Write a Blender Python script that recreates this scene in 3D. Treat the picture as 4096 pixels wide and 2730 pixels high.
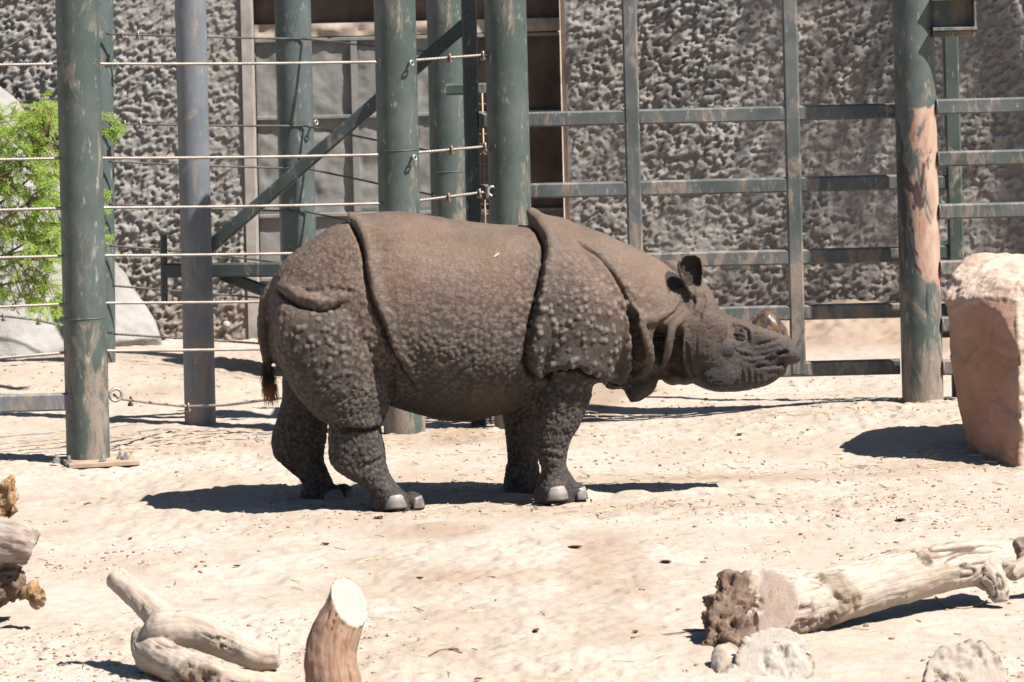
import bpy, bmesh, math, random
import numpy as np
from mathutils import Vector, Matrix
from mathutils.bvhtree import BVHTree

R = math.radians
for _o in list(bpy.data.objects):
    bpy.data.objects.remove(_o)
SC = bpy.context.scene
COL = SC.collection

# ------------------------------------------------------------------ camera, sky, sun
CAM_H = 3.24                    # visitor platform above the yard
ROLL = R(1.4)
FPX = 16800.0                   # focal length in pixels of a 4096 wide frame
PPX, PPY = 2048.0, -176.0       # where the level line of sight meets the picture
cam_d = bpy.data.cameras.new('camera')
cam = bpy.data.objects.new('camera', cam_d)
COL.objects.link(cam)
cam_d.sensor_width = 36.0
cam_d.lens = 36.0 * FPX / 4096.0
_off = 1365.0 - PPY
cam_d.shift_x = 0.0
cam_d.shift_y = -_off / 4096.0
cam_d.clip_start = 0.5
cam_d.clip_end = 2000.0
cam_d.dof.use_dof = True
cam_d.dof.focus_distance = 24.6
cam_d.dof.aperture_fstop = 6.3
cam.matrix_world = (Matrix.Translation((0, 0, CAM_H)) @ Matrix.Rotation(R(90), 4, 'X')
                    @ Matrix.Rotation(-ROLL, 4, 'Z'))
SC.camera = cam

SUN_EL, SUN_AZ = R(54), R(60)   # azimuth measured from the viewer's side towards the right
SUN = Vector((math.cos(SUN_EL) * math.sin(SUN_AZ), -math.cos(SUN_EL) * math.cos(SUN_AZ), math.sin(SUN_EL)))
world = bpy.data.worlds.new('World')
SC.world = world
world.use_nodes = True
wn = world.node_tree.nodes
sky = wn.new('ShaderNodeTexSky')
sky.sky_type = 'NISHITA'
sky.sun_disc = False
sky.altitude = 500.0            # clear dry desert air
sky.air_density = 0.8
sky.dust_density = 0.5
sky.sun_elevation = SUN_EL
sky.sun_rotation = math.atan2(SUN.x, SUN.y)
bg = wn['Background']
bg.inputs['Strength'].default_value = 0.05
world.node_tree.links.new(sky.outputs[0], bg.inputs['Color'])
sun_d = bpy.data.lights.new('sun', 'SUN')
sun_d.energy = 5.0
sun_d.angle = R(0.53)
sun_d.color = (1.0, 0.955, 0.9)
sun = bpy.data.objects.new('sun', sun_d)
COL.objects.link(sun)
sun.rotation_euler = SUN.to_track_quat('Z', 'Y').to_euler()
SC.view_settings.view_transform = 'Standard'
SC.view_settings.look = 'None'
SC.view_settings.gamma = 1.0
SC.view_settings.exposure = 1.26
SC.view_settings.use_curve_mapping = False
SC.cycles.max_bounces = 6
SC.cycles.diffuse_bounces = 1

# ------------------------------------------------------------------ helpers
CR, SR = math.cos(ROLL), math.sin(ROLL)
DS = 4096.0 / 2353.0


def ray(u, v):
    du, dv = u - PPX, v - PPY
    a = du * CR - dv * SR
    b = du * SR + dv * CR
    return Vector((a / FPX, 1.0, -b / FPX))


def W(u, v, Y):
    r = ray(u, v)
    return Vector((r.x * Y, Y, CAM_H + r.z * Y))


def D(u, v, Y):
    return W(u * DS, v * DS, Y)


def _hash(ix, iy, iz, seed):
    h = (ix.astype(np.int64) * 73856093) ^ (iy.astype(np.int64) * 19349663) ^ (iz.astype(np.int64) * 83492791) ^ (seed * 2654435761)
    h = h & 0xFFFFFFFF
    h = ((h ^ (h >> 15)) * 2246822519) & 0xFFFFFFFF
    h = ((h ^ (h >> 13)) * 3266489917) & 0xFFFFFFFF
    h = h ^ (h >> 16)
    return h.astype(np.float64) / 4294967295.0


def vnoise(x, y, z, seed=0):
    """smooth value noise in -1..1"""
    x0, y0, z0 = np.floor(x), np.floor(y), np.floor(z)
    fx, fy, fz = x - x0, y - y0, z - z0
    fx = fx * fx * fx * (fx * (fx * 6 - 15) + 10)
    fy = fy * fy * fy * (fy * (fy * 6 - 15) + 10)
    fz = fz * fz * fz * (fz * (fz * 6 - 15) + 10)
    x0, y0, z0 = x0.astype(np.int64), y0.astype(np.int64), z0.astype(np.int64)
    out = 0
    for dx in (0, 1):
        wx = fx if dx else 1 - fx
        for dy in (0, 1):
            wy = fy if dy else 1 - fy
            for dz in (0, 1):
                wz = fz if dz else 1 - fz
                out = out + wx * wy * wz * _hash(x0 + dx, y0 + dy, z0 + dz, seed)
    return out * 2 - 1


def vnoise2(x, y, seed=0):
    x0, y0 = np.floor(x), np.floor(y)
    fx, fy = x - x0, y - y0
    fx = fx * fx * fx * (fx * (fx * 6 - 15) + 10)
    fy = fy * fy * fy * (fy * (fy * 6 - 15) + 10)
    x0, y0 = x0.astype(np.int64), y0.astype(np.int64)
    zz = np.zeros_like(x0)
    out = 0
    for dx in (0, 1):
        wx = fx if dx else 1 - fx
        for dy in (0, 1):
            wy = fy if dy else 1 - fy
            out = out + wx * wy * _hash(x0 + dx, y0 + dy, zz, seed)
    return out * 2 - 1


def fbm3(P, f, octv=3, seed=0):
    o, a = 0, 1.0
    for k in range(octv):
        o = o + a * vnoise(P[:, 0] * f, P[:, 1] * f, P[:, 2] * f, seed + k)
        f *= 2.03
        a *= 0.5
    return o


def worley(P, s, seed=0):
    """F1, F2, cell random; P in metres, s = cell size"""
    Q = P / s
    c = np.floor(Q).astype(np.int64)
    f1 = np.full(len(P), 9.0)
    f2 = np.full(len(P), 9.0)
    rid = np.zeros(len(P))
    for dx in (-1, 0, 1):
        for dy in (-1, 0, 1):
            for dz in (-1, 0, 1):
                cx, cy, cz = c[:, 0] + dx, c[:, 1] + dy, c[:, 2] + dz
                px = cx + _hash(cx, cy, cz, seed)
                py = cy + _hash(cx, cy, cz, seed + 11)
                pz = cz + _hash(cx, cy, cz, seed + 23)
                d = np.sqrt((px - Q[:, 0]) ** 2 + (py - Q[:, 1]) ** 2 + (pz - Q[:, 2]) ** 2)
                r = _hash(cx, cy, cz, seed + 37)
                near = d < f1
                f2 = np.where(near, f1, np.minimum(f2, d))
                rid = np.where(near, r, rid)
                f1 = np.where(near, d, f1)
    return f1, f2, rid


def sstep(a, b, x):
    t = np.clip((x - a) / (b - a), 0, 1)
    return t * t * (3 - 2 * t)


def me_make(name, V, F, smooth=True):
    me = bpy.data.meshes.new(name)
    me.from_pydata([tuple(map(float, v)) for v in V] if not isinstance(V, np.ndarray) else V.tolist(), [],
                   F if not isinstance(F, np.ndarray) else F.tolist())
    me.update()
    if smooth:
        me.polygons.foreach_set('use_smooth', [True] * len(me.polygons))
    return me


def link(name, me, mat=None, parent=None, loc=None):
    o = bpy.data.objects.new(name, me)
    COL.objects.link(o)
    if mat is not None and me is not None and len(me.materials) == 0:
        me.materials.append(mat)
    if parent is not None:
        o.parent = parent
    if loc is not None:
        o.location = loc
    return o


def tag(o, label, cat, group=None):
    o['label'] = label
    o['category'] = cat
    if group:
        o['group'] = group
    return o


def thing(name, label, cat, loc=(0, 0, 0), group=None):
    o = bpy.data.objects.new(name, None)
    COL.objects.link(o)
    o.location = loc
    o.empty_display_size = 0.2
    return tag(o, label, cat, group)


def shift(V, loc):
    return [Vector(v) - Vector(loc) for v in V]


def loft(rings, cap=True):
    """closed rings of equal length -> V, F"""
    n = len(rings[0])
    V = [Vector(p) for r in rings for p in r]
    F = []
    for i in range(len(rings) - 1):
        for j in range(n):
            k = (j + 1) % n
            F.append((i * n + j, i * n + k, (i + 1) * n + k, (i + 1) * n + j))
    if cap:
        F.append(tuple(range(n - 1, -1, -1)))
        F.append(tuple(range((len(rings) - 1) * n, len(rings) * n)))
    return V, F


def resample(pts, vals, step):
    """Catmull-Rom through points with attached value rows"""
    P = [np.array(list(p) + list(np.atleast_1d(w))) for p, w in zip(pts, vals)]
    P = [2 * P[0] - P[1]] + P + [2 * P[-1] - P[-2]]
    out = []
    for i in range(1, len(P) - 2):
        p0, p1, p2, p3 = P[i - 1], P[i], P[i + 1], P[i + 2]
        n = max(1, int(np.linalg.norm(p2[:3] - p1[:3]) / step))
        for k in range(n):
            t = k / n
            out.append(0.5 * (2 * p1 + (p2 - p0) * t + (2 * p0 - 5 * p1 + 4 * p2 - p3) * t * t + (3 * p1 - p0 - 3 * p2 + p3) * t ** 3))
    out.append(P[-2])
    out = np.array(out)
    return [Vector(o[:3]) for o in out], out[:, 3:]


def frames(path):
    """parallel transport frames"""
    n = len(path)
    T = []
    for i in range(n):
        a, b = path[max(0, i - 1)], path[min(n - 1, i + 1)]
        T.append((b - a).normalized())
    up = Vector((0, 0, 1)) if abs(T[0].z) < 0.9 else Vector((1, 0, 0))
    N = (up - T[0] * up.dot(T[0])).normalized()
    out = []
    for i in range(n):
        N = (N - T[i] * N.dot(T[i])).normalized()
        out.append((T[i], N, T[i].cross(N)))
    return out


def tube(path, rad, n=12, twist=0.0, lobes=0, lob=0.2):
    rad = [rad] * len(path) if not hasattr(rad, '__len__') else list(rad)
    fr = frames(path)
    rings = []
    s = 0.0
    for i, p in enumerate(path):
        if i:
            s += (path[i] - path[i - 1]).length
        T, N, B = fr[i]
        ring = []
        for j in range(n):
            a = 2 * math.pi * j / n
            r = rad[i]
            if lobes:
                r *= 1 - lob * (0.5 + 0.5 * math.cos(lobes * a))
            a += twist * s
            ring.append(p + N * (math.cos(a) * r) + B * (math.sin(a) * r))
        rings.append(ring)
    return loft(rings)


def merge(*parts):
    V, F = [], []
    for v, f in parts:
        b = len(V)
        V += list(v)
        F += [tuple(i + b for i in g) for g in f]
    return V, F


def beam(p0, p1, w, h, up=(0, 0, 1), ch=0.012):
    """chamfered box section between two points; w across, h along 'up'"""
    p0, p1, up = Vector(p0), Vector(p1), Vector(up)
    T = (p1 - p0).normalized()
    U = (up - T * up.dot(T)).normalized()
    S = T.cross(U)
    a, b = w / 2, h / 2
    c = min(ch, a * 0.45, b * 0.45)
    prof = [(a, b - c), (a - c, b), (-a + c, b), (-a, b - c), (-a, -b + c), (-a + c, -b), (a - c, -b), (a, -b + c)]
    rings = [[p + S * x + U * y for x, y in prof] for p in (p0, p1)]
    V, F = loft(rings)
    return V, [tuple(reversed(f)) for f in F]


def box(c, sx, sy, sz):
    c = Vector(c)
    return beam(c - Vector((sx / 2, 0, 0)), c + Vector((sx / 2, 0, 0)), sy, sz, ch=min(sx, sy, sz) * 0.12)


def ellipsoid(c, rx, ry, rz, n=16, m=10, rot=None):
    rings = []
    for i in range(1, m):
        t = math.pi * i / m
        rings.append([Vector((rx * math.sin(t) * math.cos(2 * math.pi * j / n), ry * math.sin(t) * math.sin(2 * math.pi * j / n), -rz * math.cos(t))) for j in range(n)])
    V, F = loft(rings)
    V = [(rot @ v if rot else v) + Vector(c) for v in V]
    return V, F


def torus(c, R0, r, axis=(0, 1, 0), n=18, m=8, arc=2 * math.pi):
    axis = Vector(axis).normalized()
    q = axis.to_track_quat('Z', 'Y').to_matrix()
    full = arc > 6.2
    rings = []
    for i in range(n if full else n + 1):
        a = arc * i / n
        d = Vector((math.cos(a), math.sin(a), 0))
        rings.append([Vector(c) + q @ (d * (R0 + r * math.cos(2 * math.pi * j / m)) + Vector((0, 0, r * math.sin(2 * math.pi * j / m)))) for j in range(m)])
    if full:
        rings.append(rings[0])
        V = [p for r_ in rings[:-1] for p in r_]
        F = []
        k = len(rings) - 1
        for i in range(k):
            for j in range(m):
                F.append((i * m + j, ((i + 1) % k) * m + j, ((i + 1) % k) * m + (j + 1) % m, i * m + (j + 1) % m))
        return V, F
    return loft(rings)


def part(name, vf, mat, parent, smooth=True, origin=None):
    """mesh in world coordinates put under a thing whose empty sits at its location (no rotation)"""
    loc = parent_loc(parent)
    me = me_make(name, shift(vf[0], loc), vf[1], smooth)
    return link(name, me, mat, parent)


def parent_loc(p):
    l = Vector((0, 0, 0))
    while p is not None:
        l += p.location
        p = p.parent
    return l


def solo(name, vf, mat, label, cat, group=None, base=None, smooth=True):
    """a thing that is one mesh; origin at its base"""
    V = [Vector(v) for v in vf[0]]
    if base is None:
        base = Vector((sum(v.x for v in V) / len(V), sum(v.y for v in V) / len(V), min(v.z for v in V)))
    me = me_make(name, shift(V, base), vf[1], smooth)
    o = link(name, me, mat, None, base)
    return tag(o, label, cat, group)


def remesh(parts, voxel, smooth=4, factor=0.5):
    V, F = merge(*parts)
    me = me_make('tmp', V, F, False)
    bm = bmesh.new()
    bm.from_mesh(me)
    bmesh.ops.recalc_face_normals(bm, faces=bm.faces)
    bm.to_mesh(me)
    bm.free()
    o = link('tmp', me)
    m = o.modifiers.new('r', 'REMESH')
    m.mode = 'VOXEL'
    m.voxel_size = voxel
    m.adaptivity = 0.0
    if smooth:
        s = o.modifiers.new('s', 'SMOOTH')
        s.factor = factor
        s.iterations = smooth
    dg = bpy.context.evaluated_depsgraph_get()
    dg.update()
    out = bpy.data.meshes.new_from_object(o.evaluated_get(dg))
    bpy.data.objects.remove(o)
    bpy.data.meshes.remove(me)
    return out


def get_co(me):
    a = np.empty(len(me.vertices) * 3)
    me.vertices.foreach_get('co', a)
    return a.reshape(-1, 3)


def get_no(me):
    a = np.empty(len(me.vertices) * 3, dtype=np.float32)
    me.vertex_normals.foreach_get('vector', a)
    return a.reshape(-1, 3).astype(np.float64)


def set_co(me, a):
    me.vertices.foreach_set('co', np.ascontiguousarray(a).ravel())
    me.update()


def attr(me, name, vals):
    at = me.attributes.new(name, 'FLOAT', 'POINT')
    at.data.foreach_set('value', np.asarray(vals, dtype=np.float32))


# ------------------------------------------------------------------ materials
class Mat:
    def __init__(s, name, rough=0.7, spec=0.3, metal=0.0):
        s.m = bpy.data.materials.new(name)
        s.m.use_nodes = True
        s.t = s.m.node_tree
        s.b = s.t.nodes['Principled BSDF']
        s.b.inputs['Roughness'].default_value = rough
        s.b.inputs['Specular IOR Level'].default_value = spec
        s.b.inputs['Metallic'].default_value = metal
        s.h = None
        s.tc = None

    def n(s, kind, **kw):
        nd = s.t.nodes.new('ShaderNode' + kind)
        for k, v in kw.items():
            if k in nd.inputs:
                nd.inputs[k].default_value = v
            else:
                setattr(nd, k, v)
        return nd

    def l(s, a, b):
        s.t.links.new(a, b)

    def co(s, scale=(1, 1, 1), rot=(0, 0, 0)):
        if s.tc is None:
            s.tc = s.n('TexCoord')
        mp = s.n('Mapping')
        mp.inputs['Scale'].default_value = scale
        mp.inputs['Rotation'].default_value = rot
        s.l(s.tc.outputs['Object'], mp.inputs['Vector'])
        return mp.outputs[0]

    def noise(s, scale, detail=4, rough=0.55, co=None, dist=0.0):
        nd = s.n('TexNoise')
        nd.inputs['Scale'].default_value = scale
        nd.inputs['Detail'].default_value = detail
        nd.inputs['Roughness'].default_value = rough
        nd.inputs['Distortion'].default_value = dist
        s.l(co if co is not None else s.co(), nd.inputs['Vector'])
        return nd.outputs['Fac']

    def voro(s, scale, co=None, feature='F1', out='Distance', rnd=1.0):
        nd = s.n('TexVoronoi')
        nd.feature = feature
        nd.inputs['Scale'].default_value = scale
        nd.inputs['Randomness'].default_value = rnd
        s.l(co if co is not None else s.co(), nd.inputs['Vector'])
        return nd.outputs[out]

    def ramp(s, fac, *stops):
        nd = s.n('ValToRGB')
        e = nd.color_ramp.elements
        while len(e) > 1:
            e.remove(e[-1])
        for i, (p, c) in enumerate(stops):
            el = e[0] if i == 0 else e.new(p)
            el.position = p
            c = (c, c, c) if not hasattr(c, '__len__') else c
            el.color = (c[0], c[1], c[2], 1)
        s.l(fac, nd.inputs['Fac'])
        return nd.outputs['Color']

    def mix(s, fac, a, b, mode='MIX'):
        nd = s.n('Mix')
        nd.data_type = 'RGBA'
        nd.blend_type = mode
        for sock, val in ((nd.inputs['Factor'], fac), (nd.inputs['A'], a), (nd.inputs['B'], b)):
            pass
        f, A, B = nd.inputs[0], nd.inputs[6], nd.inputs[7]
        for sock, val in ((f, fac), (A, a), (B, b)):
            if hasattr(val, 'is_output'):
                s.l(val, sock)
            elif sock is f:
                sock.default_value = val
            else:
                sock.default_value = (val[0], val[1], val[2], 1)
        return nd.outputs[2]

    def math(s, op, a, b=0.0, clamp=False):
        nd = s.n('Math')
        nd.operation = op
        nd.use_clamp = clamp
        for sock, val in ((nd.inputs[0], a), (nd.inputs[1], b)):
            if hasattr(val, 'is_output'):
                s.l(val, sock)
            else:
                sock.default_value = val
        return nd.outputs[0]

    def att(s, name):
        nd = s.n('Attribute')
        nd.attribute_name = name
        return nd.outputs['Fac']

    def vatt(s, name):
        nd = s.n('Attribute')
        nd.attribute_name = name
        return nd.outputs['Vector']

    def sep(s, axis, scale=(1, 1, 1)):
        nd = s.n('SeparateXYZ')
        s.l(s.co(scale), nd.inputs[0])
        return nd.outputs['XYZ'.index(axis)]

    def color(s, c):
        if hasattr(c, 'is_output'):
            s.l(c, s.b.inputs['Base Color'])
        else:
            s.b.inputs['Base Color'].default_value = (c[0], c[1], c[2], 1)

    def bump(s, h, dist=0.01, strength=1.0):
        nd = s.n('Bump')
        nd.inputs['Distance'].default_value = dist
        nd.inputs['Strength'].default_value = strength
        s.l(h, nd.inputs['Height'])
        if s.h is not None:
            s.l(s.h, nd.inputs['Normal'])
        s.h = nd.outputs[0]
        s.l(s.h, s.b.inputs['Normal'])


def mat_sand():
    m = Mat('sand', 0.95, 0.1)
    a = m.noise(0.9, 6, 0.6)
    b = m.noise(9.0, 5, 0.65)
    c = m.noise(60.0, 3, 0.6)
    col = m.ramp(a, (0.3, (0.3103, 0.2487, 0.1948)), (0.52, (0.3582, 0.3081, 0.2557)), (0.72, (0.3915, 0.3554, 0.3085)))
    col = m.mix(m.ramp(b, (0.36, 0.45), (0.58, 0.0)), col, (0.2954, 0.2251, 0.1705))
    col = m.mix(m.ramp(c, (0.33, 0.5), (0.5, 0.0)), col, (0.2438, 0.1816, 0.1380))
    col = m.mix(m.math('MULTIPLY', m.att('dirt'), 0.75), col, (0.2290, 0.1618, 0.1137))
    sp = m.voro(38.0, m.co((1, 1, 1)))
    col = m.mix(m.ramp(sp, (0.06, 0.6), (0.14, 0.0)), col, (0.1551, 0.1027, 0.0690))
    m.color(col)
    m.bump(b, 0.02, 0.35)
    m.bump(c, 0.006, 0.5)
    return m.m


def mat_stucco():
    m = Mat('rough_stucco', 0.9, 0.2)
    a = m.noise(0.7, 4, 0.6)
    col = m.ramp(a, (0.35, (0.1911, 0.1796, 0.1628)), (0.65, (0.2572, 0.2467, 0.2300)))
    z = m.sep('Z')
    col = m.mix(m.math('MULTIPLY', m.ramp(z, (0.0, 0.75), (0.45, 0.25), (1.0, 0.0)), 0.8), col, (0.2608, 0.1835, 0.1333))
    st = m.noise(1.2, 4, 0.6, m.co((1, 1, 0.45)))
    col = m.mix(m.ramp(st, (0.52, 0.0), (0.72, 0.3)), col, (0.2222, 0.1594, 0.1159))
    col = m.mix(m.math('MULTIPLY', m.att('hollow'), 0.4), col, (0.1063, 0.0888, 0.0773))  # shade in the hollows between lumps put into the colour
    g = m.noise(70, 3, 0.6)
    col = m.mix(m.ramp(g, (0.35, 0.3), (0.6, 0.0)), col, (0.1256, 0.1159, 0.1044))
    m.color(col)
    m.bump(g, 0.006, 0.6)
    return m.m


def mat_paint(name, base=(0.0446, 0.0612, 0.0518), mud=0.3, top=1.6, rust=0.1, pale=0.25, seed=0.0, heavy=None):
    """painted steel with rubbed-on dried mud; mud fades out above height 'top' (world-size object z)"""
    m = Mat(name, 0.48, 0.42)
    co = m.n('TexCoord')
    mp = m.n('Mapping')
    mp.inputs['Location'].default_value = (seed * 3.7, seed * 1.9, seed * 0.0)
    m.l(co.outputs['Object'], mp.inputs['Vector'])
    st = m.n('Mapping')
    st.inputs['Scale'].default_value = (1, 1, 0.33)
    m.l(mp.outputs[0], st.inputs['Vector'])
    fade = m.noise(3.0, 5, 0.6, mp.outputs[0])
    col = m.mix(m.ramp(fade, (0.38, 0.0), (0.7, pale)), base, (min(1, base[0] * 2.2 + 0.05), min(1, base[1] * 1.8 + 0.05), min(1, base[2] * 1.9 + 0.055)))
    sp = m.n('SeparateXYZ')
    m.l(co.outputs['Object'], sp.inputs[0])
    zf = m.math('DIVIDE', sp.outputs['Z'], top)
    zf = m.math('SUBTRACT', 1.0, zf, True)
    nm = m.noise(7.0, 8, 0.7, st.outputs[0], 0.9)
    k = m.math('ADD', nm, m.math('MULTIPLY', zf, mud))
    col = m.mix(m.ramp(k, (0.575, 0.0), (0.68, 0.75)), col, (0.2376, 0.1800, 0.1368))
    sc = m.noise(24.0, 5, 0.7, st.outputs[0])
    col = m.mix(m.ramp(sc, (0.60, 0.0), (0.68, 0.6)), col, (0.3024, 0.3096, 0.2880))
    rs = m.noise(13.0, 5, 0.7, mp.outputs[0])
    col = m.mix(m.ramp(rs, (0.66, 0.0), (0.70, rust * 6 if rust * 6 < 1 else 1.0)), col, (0.1944, 0.0756, 0.0324))
    ch = m.noise(19.0, 4, 0.65, st.outputs[0])
    col = m.mix(m.ramp(ch, (0.69, 0.0), (0.71, 0.8)), col, (0.0130, 0.0173, 0.0216))
    if heavy:
        z0, z1 = heavy
        band = m.math('MULTIPLY', m.ramp(m.math('SUBTRACT', sp.outputs['Z'], z0 - 0.3), (0.0, 0.0), (0.5, 1.0)),
                      m.ramp(m.math('SUBTRACT', z1, sp.outputs['Z']), (0.0, 0.0), (0.12, 1.0)))
        hv = m.noise(4.2, 7, 0.66, st.outputs[0], 0.9)
        val = m.math('ADD', m.math('ADD', hv, m.math('MULTIPLY', sp.outputs['X'], 0.75)), m.math('MULTIPLY', m.math('SUBTRACT', band, 1.0), 0.7))
        ff = m.ramp(val, (0.43, 0.0), (0.50, 0.95))
        col = m.mix(ff, col, m.ramp(m.noise(9, 6, 0.7, st.outputs[0], 0.6), (0.36, (0.30, 0.15, 0.095)), (0.5, (0.36, 0.235, 0.165)), (0.66, (0.40, 0.30, 0.23))))
        dk = m.noise(3.6, 6, 0.64, m.co((1.3, 1.3, 0.4)), 0.9)
        dval = m.math('SUBTRACT', dk, m.math('MULTIPLY', sp.outputs['X'], 0.55))
        dz = m.math('MULTIPLY', m.ramp(m.math('SUBTRACT', sp.outputs['Z'], 0.45), (0.0, 0.0), (0.2, 1.0)), m.ramp(m.math('SUBTRACT', 2.0, sp.outputs['Z']), (0.0, 0.0), (0.1, 1.0)))
        col = m.mix(m.math('MULTIPLY', m.ramp(dval, (0.53, 0.0), (0.57, 0.9)), dz), col, (0.022, 0.018, 0.02))
    m.color(col)
    rr = m.ramp(k, (0.58, 0.45), (0.75, 0.9))
    m.l(rr, m.b.inputs['Roughness'])
    m.bump(sc, 0.003, 0.4)
    m.bump(m.ramp(k, (0.60, 0.0), (0.72, 1.0)), 0.003, 0.5)
    return m.m


def mat_cable(name, c0, c1, rough=0.5, metal=0.35):
    m = Mat(name, rough, 0.5, metal)
    a = m.noise(6.0, 4, 0.6)
    m.color(m.ramp(a, (0.35, c0), (0.62, c1)))
    return m.m


def mat_plain(name, c, rough=0.7, spec=0.3, metal=0.0, var=0.25, scale=12.0, bump=0.0):
    m = Mat(name, rough, spec, metal)
    a = m.noise(scale, 5, 0.62)
    lo = tuple(x * (1 - var) for x in c)
    hi = tuple(min(1, x * (1 + var)) for x in c)
    m.color(m.ramp(a, (0.32, lo), (0.68, hi)))
    if bump:
        m.bump(a, bump, 0.7)
    return m.m


M = {}
M['sand'] = mat_sand()
M['stucco'] = mat_stucco()
M['green'] = mat_paint('green_paint', mud=0.10, top=2.2, pale=0.35, seed=1)
M['green_low'] = mat_paint('green_paint_scuffed', mud=0.12, top=2.0, pale=0.4, seed=2)
M['green_mud'] = mat_paint('green_paint_muddy', mud=0.14, top=2.6, pale=0.4, seed=3)
M['green_heavy'] = mat_paint('green_paint_mud_smeared', mud=0.16, top=1.6, pale=0.5, seed=4, heavy=(0.7, 2.12), rust=0.12)
M['teal'] = mat_paint('teal_paint', base=(0.048, 0.067, 0.062), mud=0.04, top=2.0, pale=0.3, seed=5)
M['grey'] = mat_paint('blue_grey_paint', base=(0.0999, 0.1147, 0.1258), mud=0.14, top=2.4, pale=0.35, seed=6)
M['gate'] = mat_paint('gate_paint', base=(0.0555, 0.0666, 0.0614), mud=0.13, top=3.4, pale=0.5, seed=7, rust=0.1)
M['frame'] = mat_paint('frame_paint', base=(0.0311, 0.0444, 0.0414), mud=0.02, top=2.0, pale=0.3, seed=8)
M['cable'] = mat_cable('galvanised_cable', (0.2331, 0.1832, 0.1499), (0.3330, 0.2997, 0.2664), 0.55, 0.2)
M['cable_dark'] = mat_cable('unlit_cable', (0.0555, 0.0500, 0.0472), (0.1332, 0.1193, 0.1110), 0.55, 0.3)  # rear cables coloured darker, as if unlit
M['clamp'] = mat_cable('rusty_clamp', (0.1998, 0.0943, 0.0500), (0.2886, 0.2609, 0.2331), 0.5, 0.4)
M['steel'] = mat_plain('bare_steel', (0.33, 0.31, 0.28), 0.45, 0.5, 0.6, 0.35, 30)
# ------------------------------------------------------------------ ground
MOUNDS = [  # u, v (picture of 4096), depth, radius x, radius y, height
    (3690, 1640, 28.7, 1.3, 1.1, 0.13), (3300, 1500, 32.6, 1.3, 1.5, -0.07), (3400, 1250, 35.8, 1.9, 0.6, 0.20),
    (700, 1450, 34.5, 1.4, 1.2, 0.10), (200, 1500, 33.0, 1.2, 1.0, 0.12), (980, 1560, 31.6, 0.7, 0.5, 0.10),
    (3969, 1837, 26.6, 0.9, 0.6, 0.03), (1700, 1760, 28.4, 1.0, 0.6, 0.03),
]
_rg = np.random.default_rng(7)
DIPS = [(float(_rg.uniform(-4.5, 4.5)), float(_rg.uniform(17.8, 34)), float(_rg.uniform(0.05, 0.2)), float(_rg.uniform(0.004, 0.016)) * (1 if _rg.random() < 0.6 else -0.8)) for _ in range(320)]


def ground_z(x, y, detail=True):
    x = np.asarray(x, dtype=np.float64)
    y = np.asarray(y, dtype=np.float64)
    z = 0.03 * vnoise2(x * 0.35, y * 0.3, 3) + 0.014 * vnoise2(x * 1.1, y * 0.9, 4)
    z = z - 0.01
    for (u, v, Y, rx, ry, h) in MOUNDS:
        c = W(u, v, Y)
        z = z + h * np.exp(-((x - c.x) / rx) ** 2 - ((y - Y) / ry) ** 2)
    # flatter where the animal stands
    k = np.exp(-((x + 0.45) / 1.9) ** 4 - ((y - 24.95) / 0.75) ** 4)
    z = z * (1 - k) + 0.012 * k
    if detail:
        for (dx, dy, r, h) in DIPS:
            m = (np.abs(x - dx) < r * 2.5) & (np.abs(y - dy) < r * 2.5)
            if m.any():
                d2 = ((x[m] - dx) / r) ** 2 + ((y[m] - dy) / (r * 1.1)) ** 2
                z[m] += -h * np.exp(-d2) + 0.55 * h * np.exp(-(np.sqrt(d2) - 1.45) ** 2 / 0.12)
        amp = 0.6 + 0.8 * sstep(-0.2, 0.5, vnoise2(x * 0.55, y * 0.45, 8))
        z = z + amp * (0.007 * vnoise2(x * 4.1, y * 3.3, 5) + 0.006 * vnoise2(x * 9.7, y * 8.1, 6) + 0.005 * vnoise2(x * 21, y * 17, 7) + 0.0035 * vnoise2(x * 37, y * 28, 9))
        # broken clods in places
        cl = sstep(0.25, 0.6, vnoise2(x * 0.8 + 3, y * 0.7, 12)) * sstep(0.1, 0.5, vnoise2(x * 14, y * 12, 13))
        z = z + 0.012 * cl
        bk = sstep(34.2, 35.2, y) * sstep(-3.0, -1.8, np.abs(x) * 0 - 1.0)
        z = z + bk * (0.035 * vnoise2(x * 5, y * 5, 15) + 0.02 * vnoise2(x * 13, y * 11, 16))
    return z


def gz(x, y):
    return float(ground_z(np.array([x]), np.array([y]), True)[0])


def spaced(stops):
    out = []
    for a, b, st in stops:
        n = max(1, int(round((b - a) / st)))
        out += [a + (b - a) * i / n for i in range(n)]
    out.append(stops[-1][1])
    return np.array(out)


gx = spaced([(-400, -60, 60), (-60, -12, 6), (-12, -5.2, 0.25), (-5.2, 5.2, 0.0155), (5.2, 12, 0.25), (12, 60, 6), (60, 400, 60)])
gy = spaced([(-60, 8, 8), (8, 17.6, 0.35), (17.6, 30, 0.026), (30, 36.6, 0.045), (36.6, 44, 0.5), (44, 120, 10), (120, 900, 130)])
XX, YY = np.meshgrid(gx, gy)
ZZ = ground_z(XX.ravel(), YY.ravel())
far = (np.abs(XX.ravel()) > 8) | (YY.ravel() > 38) | (YY.ravel() < 15)
ZZ[far] = np.minimum(ZZ[far], 0.03)
Vg = np.stack([XX.ravel(), YY.ravel(), ZZ], 1)
nx, ny = len(gx), len(gy)
ii = (np.arange(ny - 1)[:, None] * nx + np.arange(nx - 1)[None, :]).ravel()
Fg = np.stack([ii, ii + 1, ii + nx + 1, ii + nx], 1)
me = bpy.data.meshes.new('ground')
me.vertices.add(len(Vg))
me.vertices.foreach_set('co', Vg.ravel())
me.loops.add(len(Fg) * 4)
me.loops.foreach_set('vertex_index', Fg.ravel())
me.polygons.add(len(Fg))
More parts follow.
